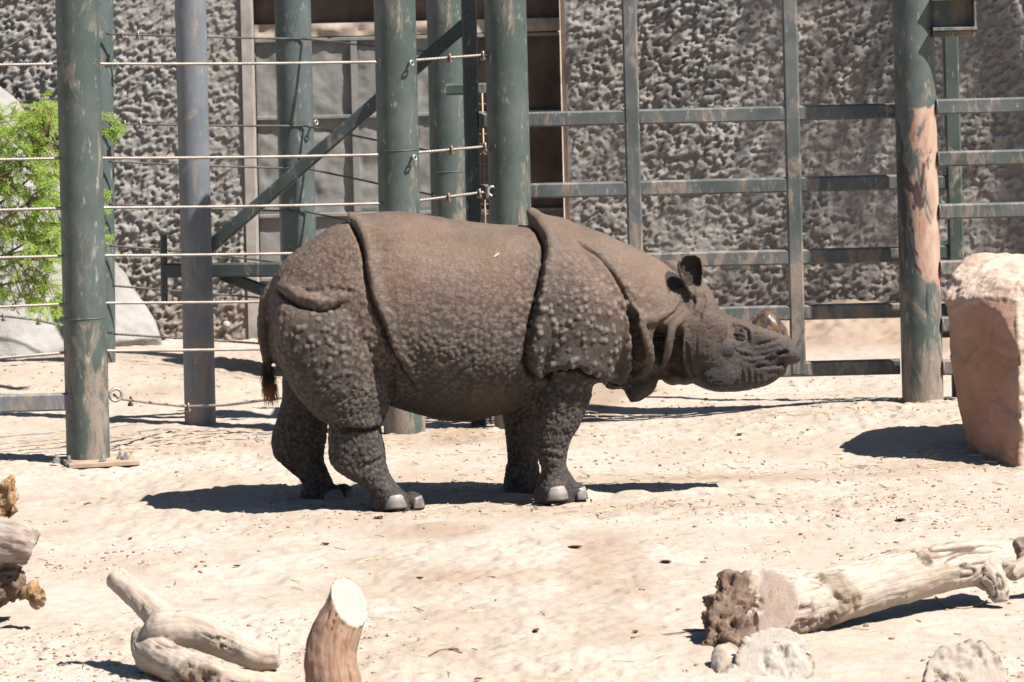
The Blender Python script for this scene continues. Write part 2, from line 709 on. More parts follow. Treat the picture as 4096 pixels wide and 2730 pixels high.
me.polygons.foreach_set('loop_start', np.arange(len(Fg)) * 4)
me.polygons.foreach_set('use_smooth', np.ones(len(Fg), dtype=bool))
me.update(calc_edges=True)
xs, ys = Vg[:, 0], Vg[:, 1]
dirt = sstep(0.1, 0.7, vnoise2(xs * 0.5, ys * 0.35, 21) + 0.5 * vnoise2(xs * 2.2, ys * 1.6, 22))
for (u, v, Y, rx, ry, a) in ((1700, 1780, 28.2, 1.6, 0.5, 0.6), (2900, 1910, 25.9, 0.7, 0.25, 0.9), (3400, 1270, 35.2, 2.6, 1.0, 1.3), (1000, 1480, 33.2, 1.2, 1.2, 0.75),
                             (700, 1700, 29.0, 1.5, 0.6, 0.45), (1000, 1950, 25.6, 2.0, 0.5, 0.55), (2200, 2050, 24.4, 2.0, 0.35, 0.6), (3900, 1860, 26.1, 0.8, 0.3, 0.8)):
    c = W(u, v, Y)
    dirt = dirt + a * np.exp(-((xs - c.x) / rx) ** 2 - ((ys - Y) / ry) ** 2)
dirt = dirt * (0.55 + 0.45 * sstep(19.5, 24.5, ys))
attr(me, 'dirt', np.clip(dirt, 0, 1))
ground = link('ground', me, M['sand'])
ground['kind'] = 'structure'

# ------------------------------------------------------------------ back wall with recess
WY = 36.0


def rough_wall(name, x0, x1, z0, z1, label, dense):
    xs_ = spaced([(a, b, s) for a, b, s in dense])
    zs_ = spaced([(z0, -0.06, 0.2), (-0.06, 3.05, 0.0125), (3.05, z1, 0.08)])
    X, Z = np.meshgrid(xs_, zs_)
    x, z = X.ravel(), Z.ravel()
    # chunky torn stucco, lumps leaning to lower right
    a, b = x * 0.86 + z * 0.5, -x * 0.5 + z * 0.86
    w = 0.35 * vnoise2(x * 7, z * 7, 40)
    n1 = vnoise2(a * 18 + w, b * 27 + w, 41)
    n2 = vnoise2(a * 38 + w, b * 52, 42)
    n3 = vnoise2(x * 52, z * 52, 43)
    big = vnoise2(x * 1.3, z * 1.3, 44)
    cov = 0.75 + 0.35 * big
    h = cov * (0.027 * sstep(-0.25, 0.3, n1 + 0.5 * n2) + 0.012 * n2 + 0.005 * n3) + 0.012 * big
    edge = np.minimum(x - x0, x1 - x)
    h = h * sstep(0.0, 0.06, edge)
    y = WY - h
    V = np.stack([x, y, z], 1)
    nx_, nz_ = len(xs_), len(zs_)
    i0 = (np.arange(nz_ - 1)[:, None] * nx_ + np.arange(nx_ - 1)[None, :]).ravel()
    F = np.stack([i0, i0 + 1, i0 + nx_ + 1, i0 + nx_], 1)
    root = thing(name, label, 'wall', (0.5 * (x0 + x1), WY, 0))
    V2 = V - np.array(root.location)
    me_ = me_make('face', V2, F)
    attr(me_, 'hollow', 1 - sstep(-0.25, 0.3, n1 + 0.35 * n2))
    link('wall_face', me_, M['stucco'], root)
    part('wall_core', box((0.5 * (x0 + x1), WY + 0.36, 0.5 * (z0 + z1)), x1 - x0 - 0.004, 0.70, z1 - z0 - 0.004), M['concrete'], root, False)
    return root


M['concrete'] = mat_plain('cast_concrete', (0.2320, 0.2146, 0.1914), 0.85, 0.2, 0, 0.2, 6, 0.004)
M['trim'] = mat_plain('pale_concrete_edge', (0.2668, 0.2378, 0.2088), 0.85, 0.2, 0, 0.25, 5, 0.003)
XL = D(562, 400, WY).x
XR = D(1303, 300, WY).x
wl = rough_wall('stucco_wall', -14, XL, -0.4, 4.1, 'rough grey stucco wall behind the pale boulder and green shrub', [(-14, -8.5, 0.2), (-8.5, -4.75, 0.022), (-4.75, XL, 0.0125)])
wr = rough_wall('stucco_wall', XR, 14, -0.4, 4.1, 'rough grey stucco wall behind the muddy horizontal rail gate', [(XR, 4.85, 0.0125), (4.85, 8.5, 0.022), (8.5, 14, 0.2)])
part('corner_strip', box((XL + 0.045, WY + 0.16, 1.85), 0.085, 0.37, 4.5), M['trim'], wl, False)
M['rust_strip'] = mat_plain('rusty_edge', (0.1276, 0.0754, 0.0522), 0.8, 0.2, 0, 0.3, 9)
part('corner_strip', box((XR - 0.016, WY + 0.17, 1.85), 0.028, 0.36, 4.5), M['rust_strip'], wr, False)
pc = ellipsoid(D(905, 640, WY - 0.03) * 0 + W(905, 1300, WY - 0.06), 0.035, 0.05, 0.035)
part('pipe_end', pc, M['trim'], wl)

# recess: framed rock-textured panels
RY = 36.42
mp_ = Mat('panel_concrete', 0.8, 0.25)
_a = mp_.noise(1.6, 5, 0.6, mp_.co((1.4, 1, 0.7)))
_b = mp_.noise(5, 5, 0.65, mp_.co((2.0, 1, 0.35)))
_c = mp_.ramp(_a, (0.32, (0.1160, 0.1189, 0.1102)), (0.6, (0.1798, 0.1798, 0.1682)), (0.8, (0.2146, 0.2001, 0.1769)))
_c = mp_.mix(mp_.ramp(_b, (0.42, 0.0), (0.62, 0.6)), _c, (0.2146, 0.2001, 0.1798))
mp_.color(_c)
mp_.bump(mp_.noise(14, 4, 0.6), 0.008, 0.5)
M['panel'] = mp_.m
M['brownrock'] = mat_plain('brown_rock', (0.0940, 0.0679, 0.0522), 0.9, 0.15, 0, 0.35, 3, 0.01)
M['tanrock'] = mat_plain('tan_ledge', (0.3016, 0.2436, 0.1972), 0.9, 0.15, 0, 0.2, 3, 0.01)
rec = thing('panelled_doorway', 'weathered grey panelled doorway set back between the two stucco walls', 'doorway', (0.5 * (XL + XR), RY, 0))
xb = [XL + 0.09, D(815, 200, RY).x, D(1040, 200, RY).x, XR - 0.035]
zt = [D(700, y, RY).z for y in (800, 640, 495, 270, 92)]


def panel(x0, x1, z0, z1, mat, amp, freq, seed, name='panel', dy=0.0):
    xs_ = np.linspace(x0, x1, max(4, int((x1 - x0) / 0.02)))
    zs_ = np.linspace(z0, z1, max(4, int((z1 - z0) / 0.02)))
    X, Z = np.meshgrid(xs_, zs_)
    x, z = X.ravel(), Z.ravel()
    P = np.stack([x, z, np.full_like(x, seed)], 1)
    e = np.minimum(np.minimum(x - x0, x1 - x), np.minimum(z - z0, z1 - z))
    h = amp * (fbm3(P, freq, 4, 50 + seed)) * sstep(0, 0.05, e)
    V = np.stack([x, RY + dy - h, z], 1)
    n_ = len(xs_)
    i0 = (np.arange(len(zs_) - 1)[:, None] * n_ + np.arange(n_ - 1)[None, :]).ravel()
    F = np.stack([i0, i0 + 1, i0 + n_ + 1, i0 + n_], 1)
    part(name, ([Vector(p) for p in V], F.tolist()), mat, rec)


zt[0] = -0.3
for i in range(3):
    for j in range(4):
        panel(xb[i] + 0.004, xb[i + 1] - 0.004, zt[j] + 0.004, zt[j + 1] - 0.004, M['brownrock'] if (i == 2 and j > 1) else M['panel'], 0.016 if j > 1 else 0.007, 5.0, i * 7 + j)
panel(xb[0], xb[3], zt[4] + 0.03, 4.1, M['brownrock'], 0.03, 4.0, 77, 'rock_face', 0.02)
panel(xb[0], xb[3], zt[4] + 0.025, D(700, 55, RY).z, M['tanrock'], 0.03, 6.0, 78, 'dusty_ledge', -0.035)
part('back_slab', box((0.5 * (XL + XR), RY + 0.22, 1.85), XR - XL - 0.1, 0.3, 4.48), M['concrete'], rec, False)
for j in (1, 2, 3, 4):
    part('frame_bar', box((0.5 * (xb[0] + xb[3]), RY - 0.02, zt[j]), xb[3] - xb[0] - 0.01, 0.05, 0.03), M['panel'], rec, False)
for i in (1, 2):
    for j in range(4):
        part('frame_bar', box((xb[i], RY - 0.02, 0.5 * (zt[j] + zt[j + 1])), 0.055, 0.045, zt[j + 1] - zt[j] - 0.034), M['panel'], rec, False)
part('lintel', box((0.5 * (XL + XR), WY + 0.2, 3.95), XR - XL - 0.2, 0.40, 0.42), M['concrete'], rec, False)

# ------------------------------------------------------------------ posts
POST_TOP = 3.6
PD = 0.285


def post(u0, v0, u1, v1, Y, dia, mat, label, group=None, top=POST_TOP, name='steel_post', n=40, cat='post'):
    """(u0,v0) a point high on the axis, (u1,v1) a point at the foot (4096 px)"""
    a, b = W(u0, v0, Y), W(u1, v1, Y)
    base = Vector((b.x, Y, gz(b.x, Y)))
    d = (a - b)
    tx = d.x / d.z
    root = thing(name, label, cat, base, group)
    path = [Vector((base.x + tx * (z - b.z), Y, z)) for z in np.linspace(base.z - 0.25, top, 40)]
    V, F = tube(path, dia / 2, n)
    part('shaft', (V, F), mat, root)
    root['tx'] = 0.0
    del root['tx']
    part('cap', ellipsoid(path[-1], dia / 2 * 1.01, dia / 2 * 1.01, 0.03, 24, 6), mat, root)

    def axis(z):
        return Vector((base.x + tx * (z - b.z), Y, z))
    return root, axis


pL, axL = post(308, 0, 354, 1845, 27.5, PD, M['green_low'], 'thick green steel post bolted to a rusty plate on the sand')
pC, axC = post(1578, 0, 1619, 1735, 28.65, PD, M['green_mud'], 'thick green post with ring bolts right behind the rhino back')
pE, axE = post(2020, 0, 2062, 1683, 28.9, PD + 0.005, M['green_mud'], 'mud-scraped green post carrying the cable ends beside the gate')
pR, axR = post(3652, 0, 3692, 1612, 28.9, PD, M['green_heavy'], 'green post with a big smear of orange mud next to the sandstone boulder')
pG, axG = post(761, 0, 802, 1702, 29.5, 0.22, M['grey'], 'thinner blue grey steel post behind the cables', n=32)
p2, ax2 = post(380, 0, 390, 1512, 33.0, PD, M['teal'], 'teal post of the far row half hidden by the bolted post')
p3, ax3 = post(1170, 0, 1206, 1530, 33.0, PD, M['teal'], 'teal post of the far row crossed by the diagonal brace')
p4, ax4 = post(1780, 0, 1815, 1560, 32.0, PD, M['green_mud'], 'scuffed green post of the far row behind the dark upright frame')

# base plate with bolts
zb = gz(axL(0).x, 27.5)
M['rustplate'] = mat_plain('sandy_rust_plate', (0.30, 0.215, 0.155), 0.9, 0.2, 0, 0.25, 8, 0.003)
q = axL(0)
Vp, Fp = box((q.x + 0.06, 27.42, zb + 0.012), 0.46, 0.46, 0.03)
rotm = Matrix.Rotation(R(14), 3, 'Z')
Vp = [rotm @ (v - Vector((q.x, 27.5, 0))) + Vector((q.x, 27.5, 0)) for v in Vp]
part('base_plate', (Vp, Fp), M['rustplate'], pL, False)
for dx, dy in ((-0.19, -0.1), (-0.1, -0.2), (0.12, -0.19), (0.22, -0.06), (0.26, -0.1)):
    c = Vector((q.x + dx, 27.44 + dy, zb + 0.045))
    bolt = merge(tube([c - Vector((0, 0, 0.03)), c + Vector((0, 0, 0.002))], 0.022, 6), tube([c, c + Vector((0, 0, 0.028))], 0.011, 10))
    part('bolt', bolt, M['steel'], pL, False)
# weld rings and ring bolts
for ax, pp, v, m_ in ((axC, pC, 600, 'green_mud'), (ax4, p4, 690, 'green_mud'), (axL, pL, 1240, 'green_low')):
    z = W(1600, v, ax(1).y).z
    part('weld_seam', torus(ax(z), PD / 2 + 0.0005, 0.004, (0, 0, 1), 40, 6), M[m_], pp)
for ax, pp, uu, v in ((axC, pC, 1636, 250), (axC, pC, 1648, 628), (ax3, p3, 1255, 488)):
    Y = ax(1).y
    c = W(uu, v, Y - 0.125)
    part('ring_bolt', merge(torus(c + Vector((0.02, -0.03, -0.005)), 0.018, 0.007, (0.7, -0.5, 0.1), 16, 6), tube([c + Vector((0, 0.03, 0)), c + Vector((0.008, -0.012, 0))], 0.009, 8)), M['steel'], pp)

# ------------------------------------------------------------------ rail gate between two posts
GY = 29.2
gate = thing('rail_gate', 'muddy green rail gate with five horizontal rails behind the rhino head', 'gate', Vector((D(1640, 900, GY).x, GY, 0)))
TW = 0.062 / 29.2 * GY


def rail(y_at_1640, x0=1100, x1=2068, Y=GY, h=0.104):
    a = D(1640, y_at_1640, Y)
    z = a.z
    p0, p1 = D(x0, y_at_1640, Y), D(x1, y_at_1640, Y)
    return beam(Vector((p0.x, Y, z)), Vector((p1.x, Y, z)), 0.075, h)


for yy in (265, 429, 595, 723, 853):
    part('rail', rail(yy), M['gate'], gate, False)
for (xt, yt, xb_, yb_, ytop) in ((1445, 0, 1460, 560, -60), (1813, 0, 1834, 830, -60)):
    a, b = D(xt, yt, GY - 0.003), D(xb_, yb_, GY - 0.003)
    zlow = D(1640, 853, GY).z - 0.03
    xm = b.x
    part('upright', beam(Vector((xm, GY - 0.004, zlow)), Vector((a.x, GY - 0.004, 3.2)), 0.082, 0.104, (1, 0, 0)), M['gate'], gate, False)

# right hand fence panel (rails welded to the right post)
FY = 28.86
fen = thing('rail_fence', 'dusty rail fence running right from the mud-smeared post behind the boulder', 'fence', Vector((D(2250, 900, FY).x, FY, 0)))
for yy in (246, 366, 487, 617, 746, 845):
    a, b = D(2150, yy, FY), D(2700, yy, FY)
    z = D(2150, yy, FY).z
    part('rail', beam(Vector((axR(z).x + 0.135, FY, z)), Vector((b.x, FY, z)), 0.075, 0.104), M['gate'], fen, False)
    part('weld', torus(Vector((axR(z).x + 0.142, FY, z)), 0.052, 0.006, (1, 0, 0), 14, 6), M['gate'], fen)
a = D(2600, 900, FY)
part('upright', beam(Vector((a.x, FY, gz(a.x, FY) - 0.2)), Vector((a.x, FY, 2.6)), 0.11, 0.11, (1, 0, 0)), M['gate'], fen, False)

# second upright frame behind the fence with stub rails
BY = 29.55
frm = thing('upright_frame', 'narrow green upright frame just behind the rail fence', 'frame', Vector((D(2186, 900, BY).x, BY, 0)))
a, b = D(2183, 90, BY), D(2198, 600, BY)
part('upright', beam(Vector((b.x, BY, gz(b.x, BY) - 0.1)), Vector((a.x, BY, 3.4)), 0.08, 0.107, (1, 0, 0)), M['green'], frm, False)
for yy in (420, 580, 715, 760):
    z = D(2160, yy, BY).z
    part('stub_rail', beam(Vector((D(2120, yy, BY).x, BY + 0.01, z)), Vector((D(2186, yy, BY).x, BY + 0.01, z)), 0.07, 0.1), M['green'], frm, False)
# beam stub bracket on the right post
bk = thing('beam_bracket', 'green steel beam stub with flanges welded high on the mud-smeared post', 'bracket', axR(2.8))
z0, z1 = D(2190, 68, 28.8).z, D(2190, 0, 28.8).z
x0, x1 = axR(2.8).x + 0.12, D(2240, 40, 28.8).x
part('web', box((0.5 * (x0 + x1), 28.86, 0.5 * (z0 + z1) + 0.01), x1 - x0, 0.02, z1 - z0 + 0.05), M['green_low'], bk, False)
part('flange', box((0.5 * (x0 + x1), 28.80, z0 + 0.005), x1 - x0 + 0.01, 0.2, 0.022), M['green_low'], bk, False)
part('flange', box((0.5 * (x0 + x1), 28.80, z1 + 0.01), x1 - x0 + 0.01, 0.2, 0.022), M['green_low'], bk, False)
part('end_plate', box((x1 - 0.006, 28.80, 0.5 * (z0 + z1)), 0.014, 0.19, z1 - z0 - 0.02), M['green_low'], bk, False)
part('gusset', box((0.5 * (x0 + x1), 28.84, z0 - 0.03), x1 - x0, 0.1, 0.045), M['green_low'], bk, False)

# ------------------------------------------------------------------ swing frame with brace behind the centre post
SY = 29.22
sw = thing('braced_frame', 'dark green braced steel frame between the blue grey post and gate post', 'frame', Vector((D(1085, 900, SY).x, SY, 0)))
a, b = D(1077, 0, SY), D(1089, 510, SY)
xv = b.x
part('upright', beam(Vector((xv, SY, gz(xv, SY) - 0.02)), Vector((a.x, SY, 3.4)), 0.10, 0.107, (1, 0, 0)), M['frame'], sw, False)
p0, p1 = D(1068, 58, SY), D(478, 572, 29.62)
dv = (p1 - p0).normalized()
part('brace', beam(p0, p1, 0.05, 0.092, (0, 0, 1)), M['frame'], sw, False)
SB = 29.72
h0, h1 = D(380, 622, SB), D(1080, 622, SY + 0.04)
h1.z = h0.z
part('beam', beam(Vector((h0.x, SB, h0.z)), h1, 0.07, 0.1), M['frame'], sw, False)
q0, q1 = D(510, 632, SB - 0.02), D(760, 725, SY + 0.25)
part('brace', beam(q0, q1, 0.05, 0.085), M['frame'], sw, False)
e0, e1 = D(376, 540, SB), D(378, 700, SB)
part('end_stop', beam(e1, e0, 0.05, 0.047, (1, 0, 0)), M['frame'], sw, False)
c0 = D(1025, 206, SY + 0.35)
part('cross_bar', beam(Vector((c0.x, SY + 0.35, c0.z)), Vector((D(1125, 206, SY + 0.35).x, SY + 0.35, c0.z)), 0.10, 0.08), M['green_low'], sw, False)
b1 = Vector((xv, SY + 0.2, c0.z))
part('link_bar', beam(Vector((xv, SY + 0.055, c0.z)), Vector((xv, SY + 0.31, c0.z)), 0.06, 0.06), M['frame'], sw, False)
# strip of wire mesh
ms = thing('wire_mesh', 'narrow strip of rusty wire mesh between the dark upright and gate post', 'mesh', Vector((D(1112, 520, 29.3).x, 29.34, 0)))
zl, zh = D(1110, 520, 29.3).z - 0.9, D(1108, 215, 29.3).z
xa, xc_ = D(1100, 400, 29.3).x, D(1150, 400, 29.3).x
M['meshwire'] = mat_plain('rusty_wire', (0.34, 0.24, 0.16), 0.6, 0.4, 0.2, 0.4, 20)
for i in range(5):
    x = xa + (xc_ - xa) * i / 4
    part('wire', tube([Vector((x, 29.34, gz(x, 29.34) - 0.02)), Vector((x, 29.34, zh))], 0.006, 6), M['meshwire'], ms)
for k in range(int((zh - zl) / 0.07)):
    z = zl + 0.07 * k
    part('wire', tube([Vector((xa - 0.01, 29.346, z)), Vector((xc_ + 0.01, 29.346, z))], 0.005, 6), M['meshwire'], ms)

# ------------------------------------------------------------------ cables
def cable(pts, r, mat, label, group=None, clamps=(), cat='cable', step=0.022):
    path = []
    for a, b in zip(pts[:-1], pts[1:]):
        n = max(2, int((b - a).length / step))
        L = (b - a).length
        for k in range(n):
            t = k / n
            p = a.lerp(b, t)
            p.z -= 0.012 * L * t * (1 - t) * (1 if L > 1.5 else 0)
            path.append(p)
    path.append(pts[-1])
    base = pts[0]
    root = thing('steel_cable', label, cat, base, group)
    part('strand', tube(path, r, 12, 2 * math.pi / 0.11, 6, 0.26), mat, root)
    for c, ax_ in clamps:
        part('clamp', merge(torus(c, r * 1.75, 0.0075, ax_, 14, 6), box(c + Vector((0, -0.006, -0.026)), 0.035, 0.035, 0.02), tube([c + Vector((0.006, -0.03, -0.03)), c + Vector((0.006, -0.03, 0.03))], 0.006, 6)), M['clamp'], root)
    return root


def onpost(ax, xd, yd, Y, side=0):
    p = D(xd, yd, Y)
    return p


FRONT = [
    ((-90, 151), (180, 147), (868, 145), (915, 142), (1140, 125), 'topmost', 1),
    ((-90, 369), (180, 364), (870, 358), (918, 355), (1145, 335), 'second highest', 1),
    ((-90, 486), (185, 478), (873, 470), (920, 467), (1130, 440), 'third highest', 1),
    ((-90, 595), (190, 588), (880, 580), (925, 577), (1145, 556), 'fourth highest', 0),
    ((-90, 710), (195, 697), (880, 690), (925, 687), (1150, 668), 'fifth highest', 0),
    ((-90, 830), (200, 807), (880, 798), (925, 795), (1150, 776), 'lowest', 0),
]
for c0, c1, c2, c3, c4, nm, cl in FRONT:
    pts = [D(*c0, 27.2), D(*c1, 27.5), D(*c3, 28.65), D(*c4, 28.86)]
    cls = []
    if cl:
        a, b = pts[2], pts[3]
        for t in (0.52, 0.86):
            cls.append((a.lerp(b, t), b - a))
    cable(pts, 0.0115, M['cable'], f'{nm} pale steel cable strung through the bolted green post', None, cls)
# shackles on the end post
for (x, y) in ((1146, 124), (1150, 334), (1132, 440)):
    c = D(x, y, 28.80)
    part('eye', merge(torus(c, 0.032, 0.010, (0.2, -1, 0.1), 16, 6, 4.6), tube([c + Vector((0.02, 0, 0)), c + Vector((0.06, 0.04, 0))], 0.014, 8)), M['steel'], pE)
# low slack cable with loop
pts = [D(262, 908, 27.6), D(275, 917, 27.7), D(345, 926, 28.2), D(432, 935, 28.9), D(520, 931, 28.85), D(645, 915, 28.75), D(900, 890, 28.65)]
cable(pts, 0.0115, M['cable'], 'slack low cable looped to an eye near the foot of the bolted post', None, [(D(300, 921, 27.9), (1, 0.3, 0)), (D(432, 935, 28.88), (1, 0.1, 0))])
c = D(266, 908, 27.58)
part('eye', torus(c, 0.04, 0.010, (0.3, -1, 0.1), 18, 6), M['steel'], pL)
# low flat rail on the left
za = D(75, 927, 27.4)
lr = solo('flat_rail', beam(Vector((D(-200, 927, 27.4).x, 27.4, za.z)), Vector((axL(za.z).x - 0.05, 27.45, za.z)), 0.06, 0.115), M['grey'], 'low flat grey rail welded to the foot of the bolted green post', 'rail', smooth=False)

# rear row of darker cables
BACK = [
    ((244, 78), (700, 90), (870, 108), (1030, 125), 'topmost'),
    ((250, 285), (703, 290), (868, 322), (1000, 350), 'second'),
    ((250, 372), (705, 388), (868, 420), (1000, 450), 'third'),
    ((250, 470), (706, 487), (800, 510), (1000, 552), 'fourth'),
    ((250, 565), (420, 578), (700, 588), (1000, 640), 'fifth'),
    ((258, 657), (600, 685), (700, 690), (1000, 740), 'sixth'),
    ((262, 768), (600, 790), (700, 797), (1000, 850), 'lowest'),
]
for c0, c1, c2, c3, nm in BACK:
    pts = [D(*c0, 32.84), D(*c1, 32.86), D(*c3, 31.9)]
    cls = []
    if nm in ('topmost', 'second'):
        cls = [(pts[0].lerp(pts[1], t), pts[1] - pts[0]) for t in (0.08, 0.16)]
    cable(pts, 0.010, M['cable_dark'], f'{nm} thin dark cable of the far row tied to the teal posts', None, cls, step=0.03)
pts = [D(-60, 722, 32.6), D(20, 728, 32.7), D(80, 735, 32.8), D(160, 752, 32.9), D(262, 766, 32.84)]
cable(pts, 0.012, M['cable_dark'], 'dark sagging cable with clamps crossing the pale boulder', None, [(D(8, 728, 32.68), (1, 0, 0)), (D(88, 736, 32.8), (1, 0, 0))])
pts = [D(-70, 160, 32.6), D(0, 118, 32.7), D(78, 74, 32.8)]
cable(pts, 0.014, M['cable_dark'], 'short loose cable end with a white tip near the top of the wall', None, [(D(76, 75, 32.8), (1, 0, 0.5))])
# ------------------------------------------------------------------ rhinoceros
YAW = R(4)
RO = Vector((W(1750, 2020, 25.0).x, 25.0, 0.0))
EX = Vector((math.cos(YAW), math.sin(YAW), 0))
EY = Vector((-math.sin(YAW), math.cos(YAW), 0))
CAMP = Vector((0, 0, CAM_H))


def to_local(p):
    d = p - RO
    return Vector((d.dot(EX), d.dot(EY), d.z))


def RT(u, v, yl=0.0):
    r = ray(u, v)
    t = (yl - (CAMP - RO).dot(EY)) / r.dot(EY)
    return to_local(CAMP + r * t)


def cat_interp(rows, n):
    """Catmull-Rom resample of table rows"""
    P = np.array(rows, dtype=float)
    P = np.vstack([2 * P[0] - P[1], P, 2 * P[-1] - P[-2]])
    out = []
    for i in range(1, len(P) - 2):
        p0, p1, p2, p3 = P[i - 1], P[i], P[i + 1], P[i + 2]
        for k in range(n):
            t = k / n
            out.append(0.5 * (2 * p1 + (p2 - p0) * t + (2 * p0 - 5 * p1 + 4 * p2 - p3) * t * t + (3 * p1 - p0 - 3 * p2 + p3) * t ** 3))
    out.append(P[-2])
    return np.array(out)


def slab(rows, mid=0.45, pt=1.0, pb=1.0, n=40, yc=0.0, sub=3):
    """vertical slices: u, top v, bottom v, half width -> loft along the body"""
    rings = []
    for u, t, b, w in cat_interp(rows, sub):
        a, c = RT(u, t, yc), RT(u, b, yc)
        x = 0.5 * (a.x + c.x)
        zm = c.z + mid * (a.z - c.z)
        ring = []
        for j in range(n):
            th = 2 * math.pi * j / n
            cs, sn = math.cos(th), math.sin(th)
            e = pt if sn > 0 else pb
            y = w * math.copysign(abs(cs) ** e, cs)
            z = zm + (a.z - zm if sn > 0 else zm - c.z) * sn
            ring.append(Vector((x, yc + y, z)))
        rings.append(ring)
    return loft(rings)


def limb(rows, yc, n=28, sub=3, ex=0.9):
    """horizontal slices: v, left u, right u, half depth, [y offset]"""
    rings = []
    for v, ul, ur, hd, yo in cat_interp([(r[0], r[1], r[2], r[3], r[4] if len(r) > 4 else 0.0) for r in rows], sub):
        y = yc + yo
        a, b = RT(ul, v, y), RT(ur, v, y)
        cx, z, rx = 0.5 * (a.x + b.x), 0.5 * (a.z + b.z), 0.5 * (b.x - a.x)
        ring = []
        for j in range(n):
            th = 2 * math.pi * j / n
            cs, sn = math.cos(th), math.sin(th)
            ring.append(Vector((cx + rx * math.copysign(abs(cs) ** ex, cs), y + hd * math.copysign(abs(sn) ** ex, sn), z)))
        rings.append(ring)
    return loft(rings)


TORSO = [(1078, 1150, 1400, .08), (1100, 1100, 1470, .20), (1150, 1038, 1530, .33), (1219, 984, 1570, .42), (1323, 914, 1590, .475), (1402, 878, 1600, .505),
         (1515, 850, 1612, .54), (1620, 847, 1645, .57), (1741, 864, 1680, .595), (1880, 882, 1682, .60), (1985, 890, 1658, .59), (2089, 882, 1622, .56),
         (2159, 864, 1590, .545), (2246, 870, 1565, .525), (2350, 909, 1545, .48), (2472, 957, 1530, .40), (2577, 1006, 1505, .32), (2663, 1058, 1480, .26), (2733, 1108, 1470, .22), (2800, 1140, 1460, .16)]
HEAD = [(2670, 1140, 1470, .17), (2740, 1118, 1520, .235), (2800, 1117, 1550, .262), (2840, 1151, 1562, .262), (2873, 1222, 1566, .25), (2902, 1254, 1567, .23),
        (2955, 1278, 1565, .20), (3003, 1284, 1556, .178), (3045, 1288, 1548, .16)]
MUZ = [(2960, 1285, 1480, .17), (3003, 1284, 1478, .172), (3045, 1288, 1472, .162), (3079, 1298, 1465, .152), (3110, 1312, 1460, .142), (3146, 1333, 1460, .126), (3172, 1366, 1457, .122), (3192, 1396, 1446, .10), (3201, 1414, 1432, .06)]
JAW = [(2900, 1440, 1567, .18), (2990, 1445, 1557, .16), (3036, 1450, 1551, .145), (3079, 1452, 1534, .128), (3108, 1455, 1516, .11), (3130, 1458, 1502, .085), (3140, 1468, 1490, .055)]
THIGH_N = [(1120, 1160, 1430, .16, .14), (1190, 1115, 1465, .20, .06), (1260, 1098, 1500, .225, .01), (1350, 1097, 1540, .24, 0), (1440, 1115, 1560, .24, 0), (1510, 1150, 1566, .23, 0), (1570, 1182, 1565, .215, 0),
           (1625, 1225, 1556, .20, 0), (1670, 1275, 1540, .185, 0), (1702, 1330, 1520, .165, 0), (1719, 1385, 1490, .13, 0)]
HIND_N = [(1600, 1330, 1520, .15), (1660, 1317, 1517, .145), (1740, 1314, 1527, .14), (1800, 1313, 1540, .135), (1842, 1321, 1541, .13), (1882, 1352, 1553, .125), (1909, 1393, 1567, .122), (1935, 1440, 1584, .12), (1960, 1478, 1604, .125),
          (1982, 1484, 1628, .135), (2005, 1482, 1640, .135), (2030, 1484, 1650, .14), (2042, 1490, 1650, .14)]
THIGH_F = [(1150, 1180, 1440, .16, -.12), (1260, 1140, 1450, .21, -.02), (1380, 1130, 1440, .22, 0), (1480, 1128, 1390, .21, 0), (1560, 1130, 1345, .19, 0), (1620, 1128, 1320, .17, 0)]
HIND_F = [(1560, 1140, 1320, .16), (1663, 1112, 1308, .15), (1721, 1090, 1305, .145), (1770, 1085, 1300, .14), (1824, 1100, 1291, .13), (1855, 1132, 1296, .125), (1895, 1179, 1314, .12), (1931, 1212, 1330, .12), (1960, 1203, 1345, .13),
          (1980, 1201, 1365, .14), (2000, 1203, 1395, .145), (2012, 1206, 1400, .145)]
FORE_N = [(1380, 2140, 2440, .19, .06), (1440, 2140, 2420, .19, .03), (1490, 2142, 2398, .18), (1540, 2150, 2385, .17), (1600, 2149, 2369, .16), (1640, 2148, 2350, .15), (1700, 2144, 2321, .14), (1750, 2141, 2288, .13), (1800, 2145, 2270, .12), (1850, 2157, 2262, .115), (1880, 2165, 2272, .115),
          (1915, 2153, 2295, .125), (1945, 2144, 2305, .135), (1970, 2138, 2308, .14), (1998, 2134, 2310, .14), (2008, 2140, 2310, .14)]
FORE_F = [(1480, 2020, 2260, .17), (1600, 2008, 2190, .16), (1665, 2012, 2160, .145), (1730, 2022, 2148, .135), (1800, 2031, 2145, .125), (1845, 2032, 2150, .12), (1880, 2022, 2156, .125), (1920, 2016, 2160, .135), (1950, 2014, 2170, .14), (1972, 2014, 2175, .145), (1982, 2020, 2172, .145)]
YN, YF = -0.33, 0.33
YFN, YFF = -0.30, 0.30
base_parts = [slab(TORSO, 0.44, 0.92, 0.95, 48), slab(HEAD, 0.42, 0.85, 0.8, 36), slab(MUZ, 0.45, 0.8, 0.8, 28), slab(JAW, 0.5, 0.8, 0.8, 28),
              limb(THIGH_N, YN + 0.02), limb(HIND_N, YN), limb(THIGH_F, YF - 0.02), limb(HIND_F, YF), limb(FORE_N, YFN), limb(FORE_F, YFF)]


def toe(u, v, yl, r, rz=None, sx=1.0):
    c = RT(u, v, yl)
    return ellipsoid(c, r * sx, r * 0.95, rz or r * 0.9, 18, 12)


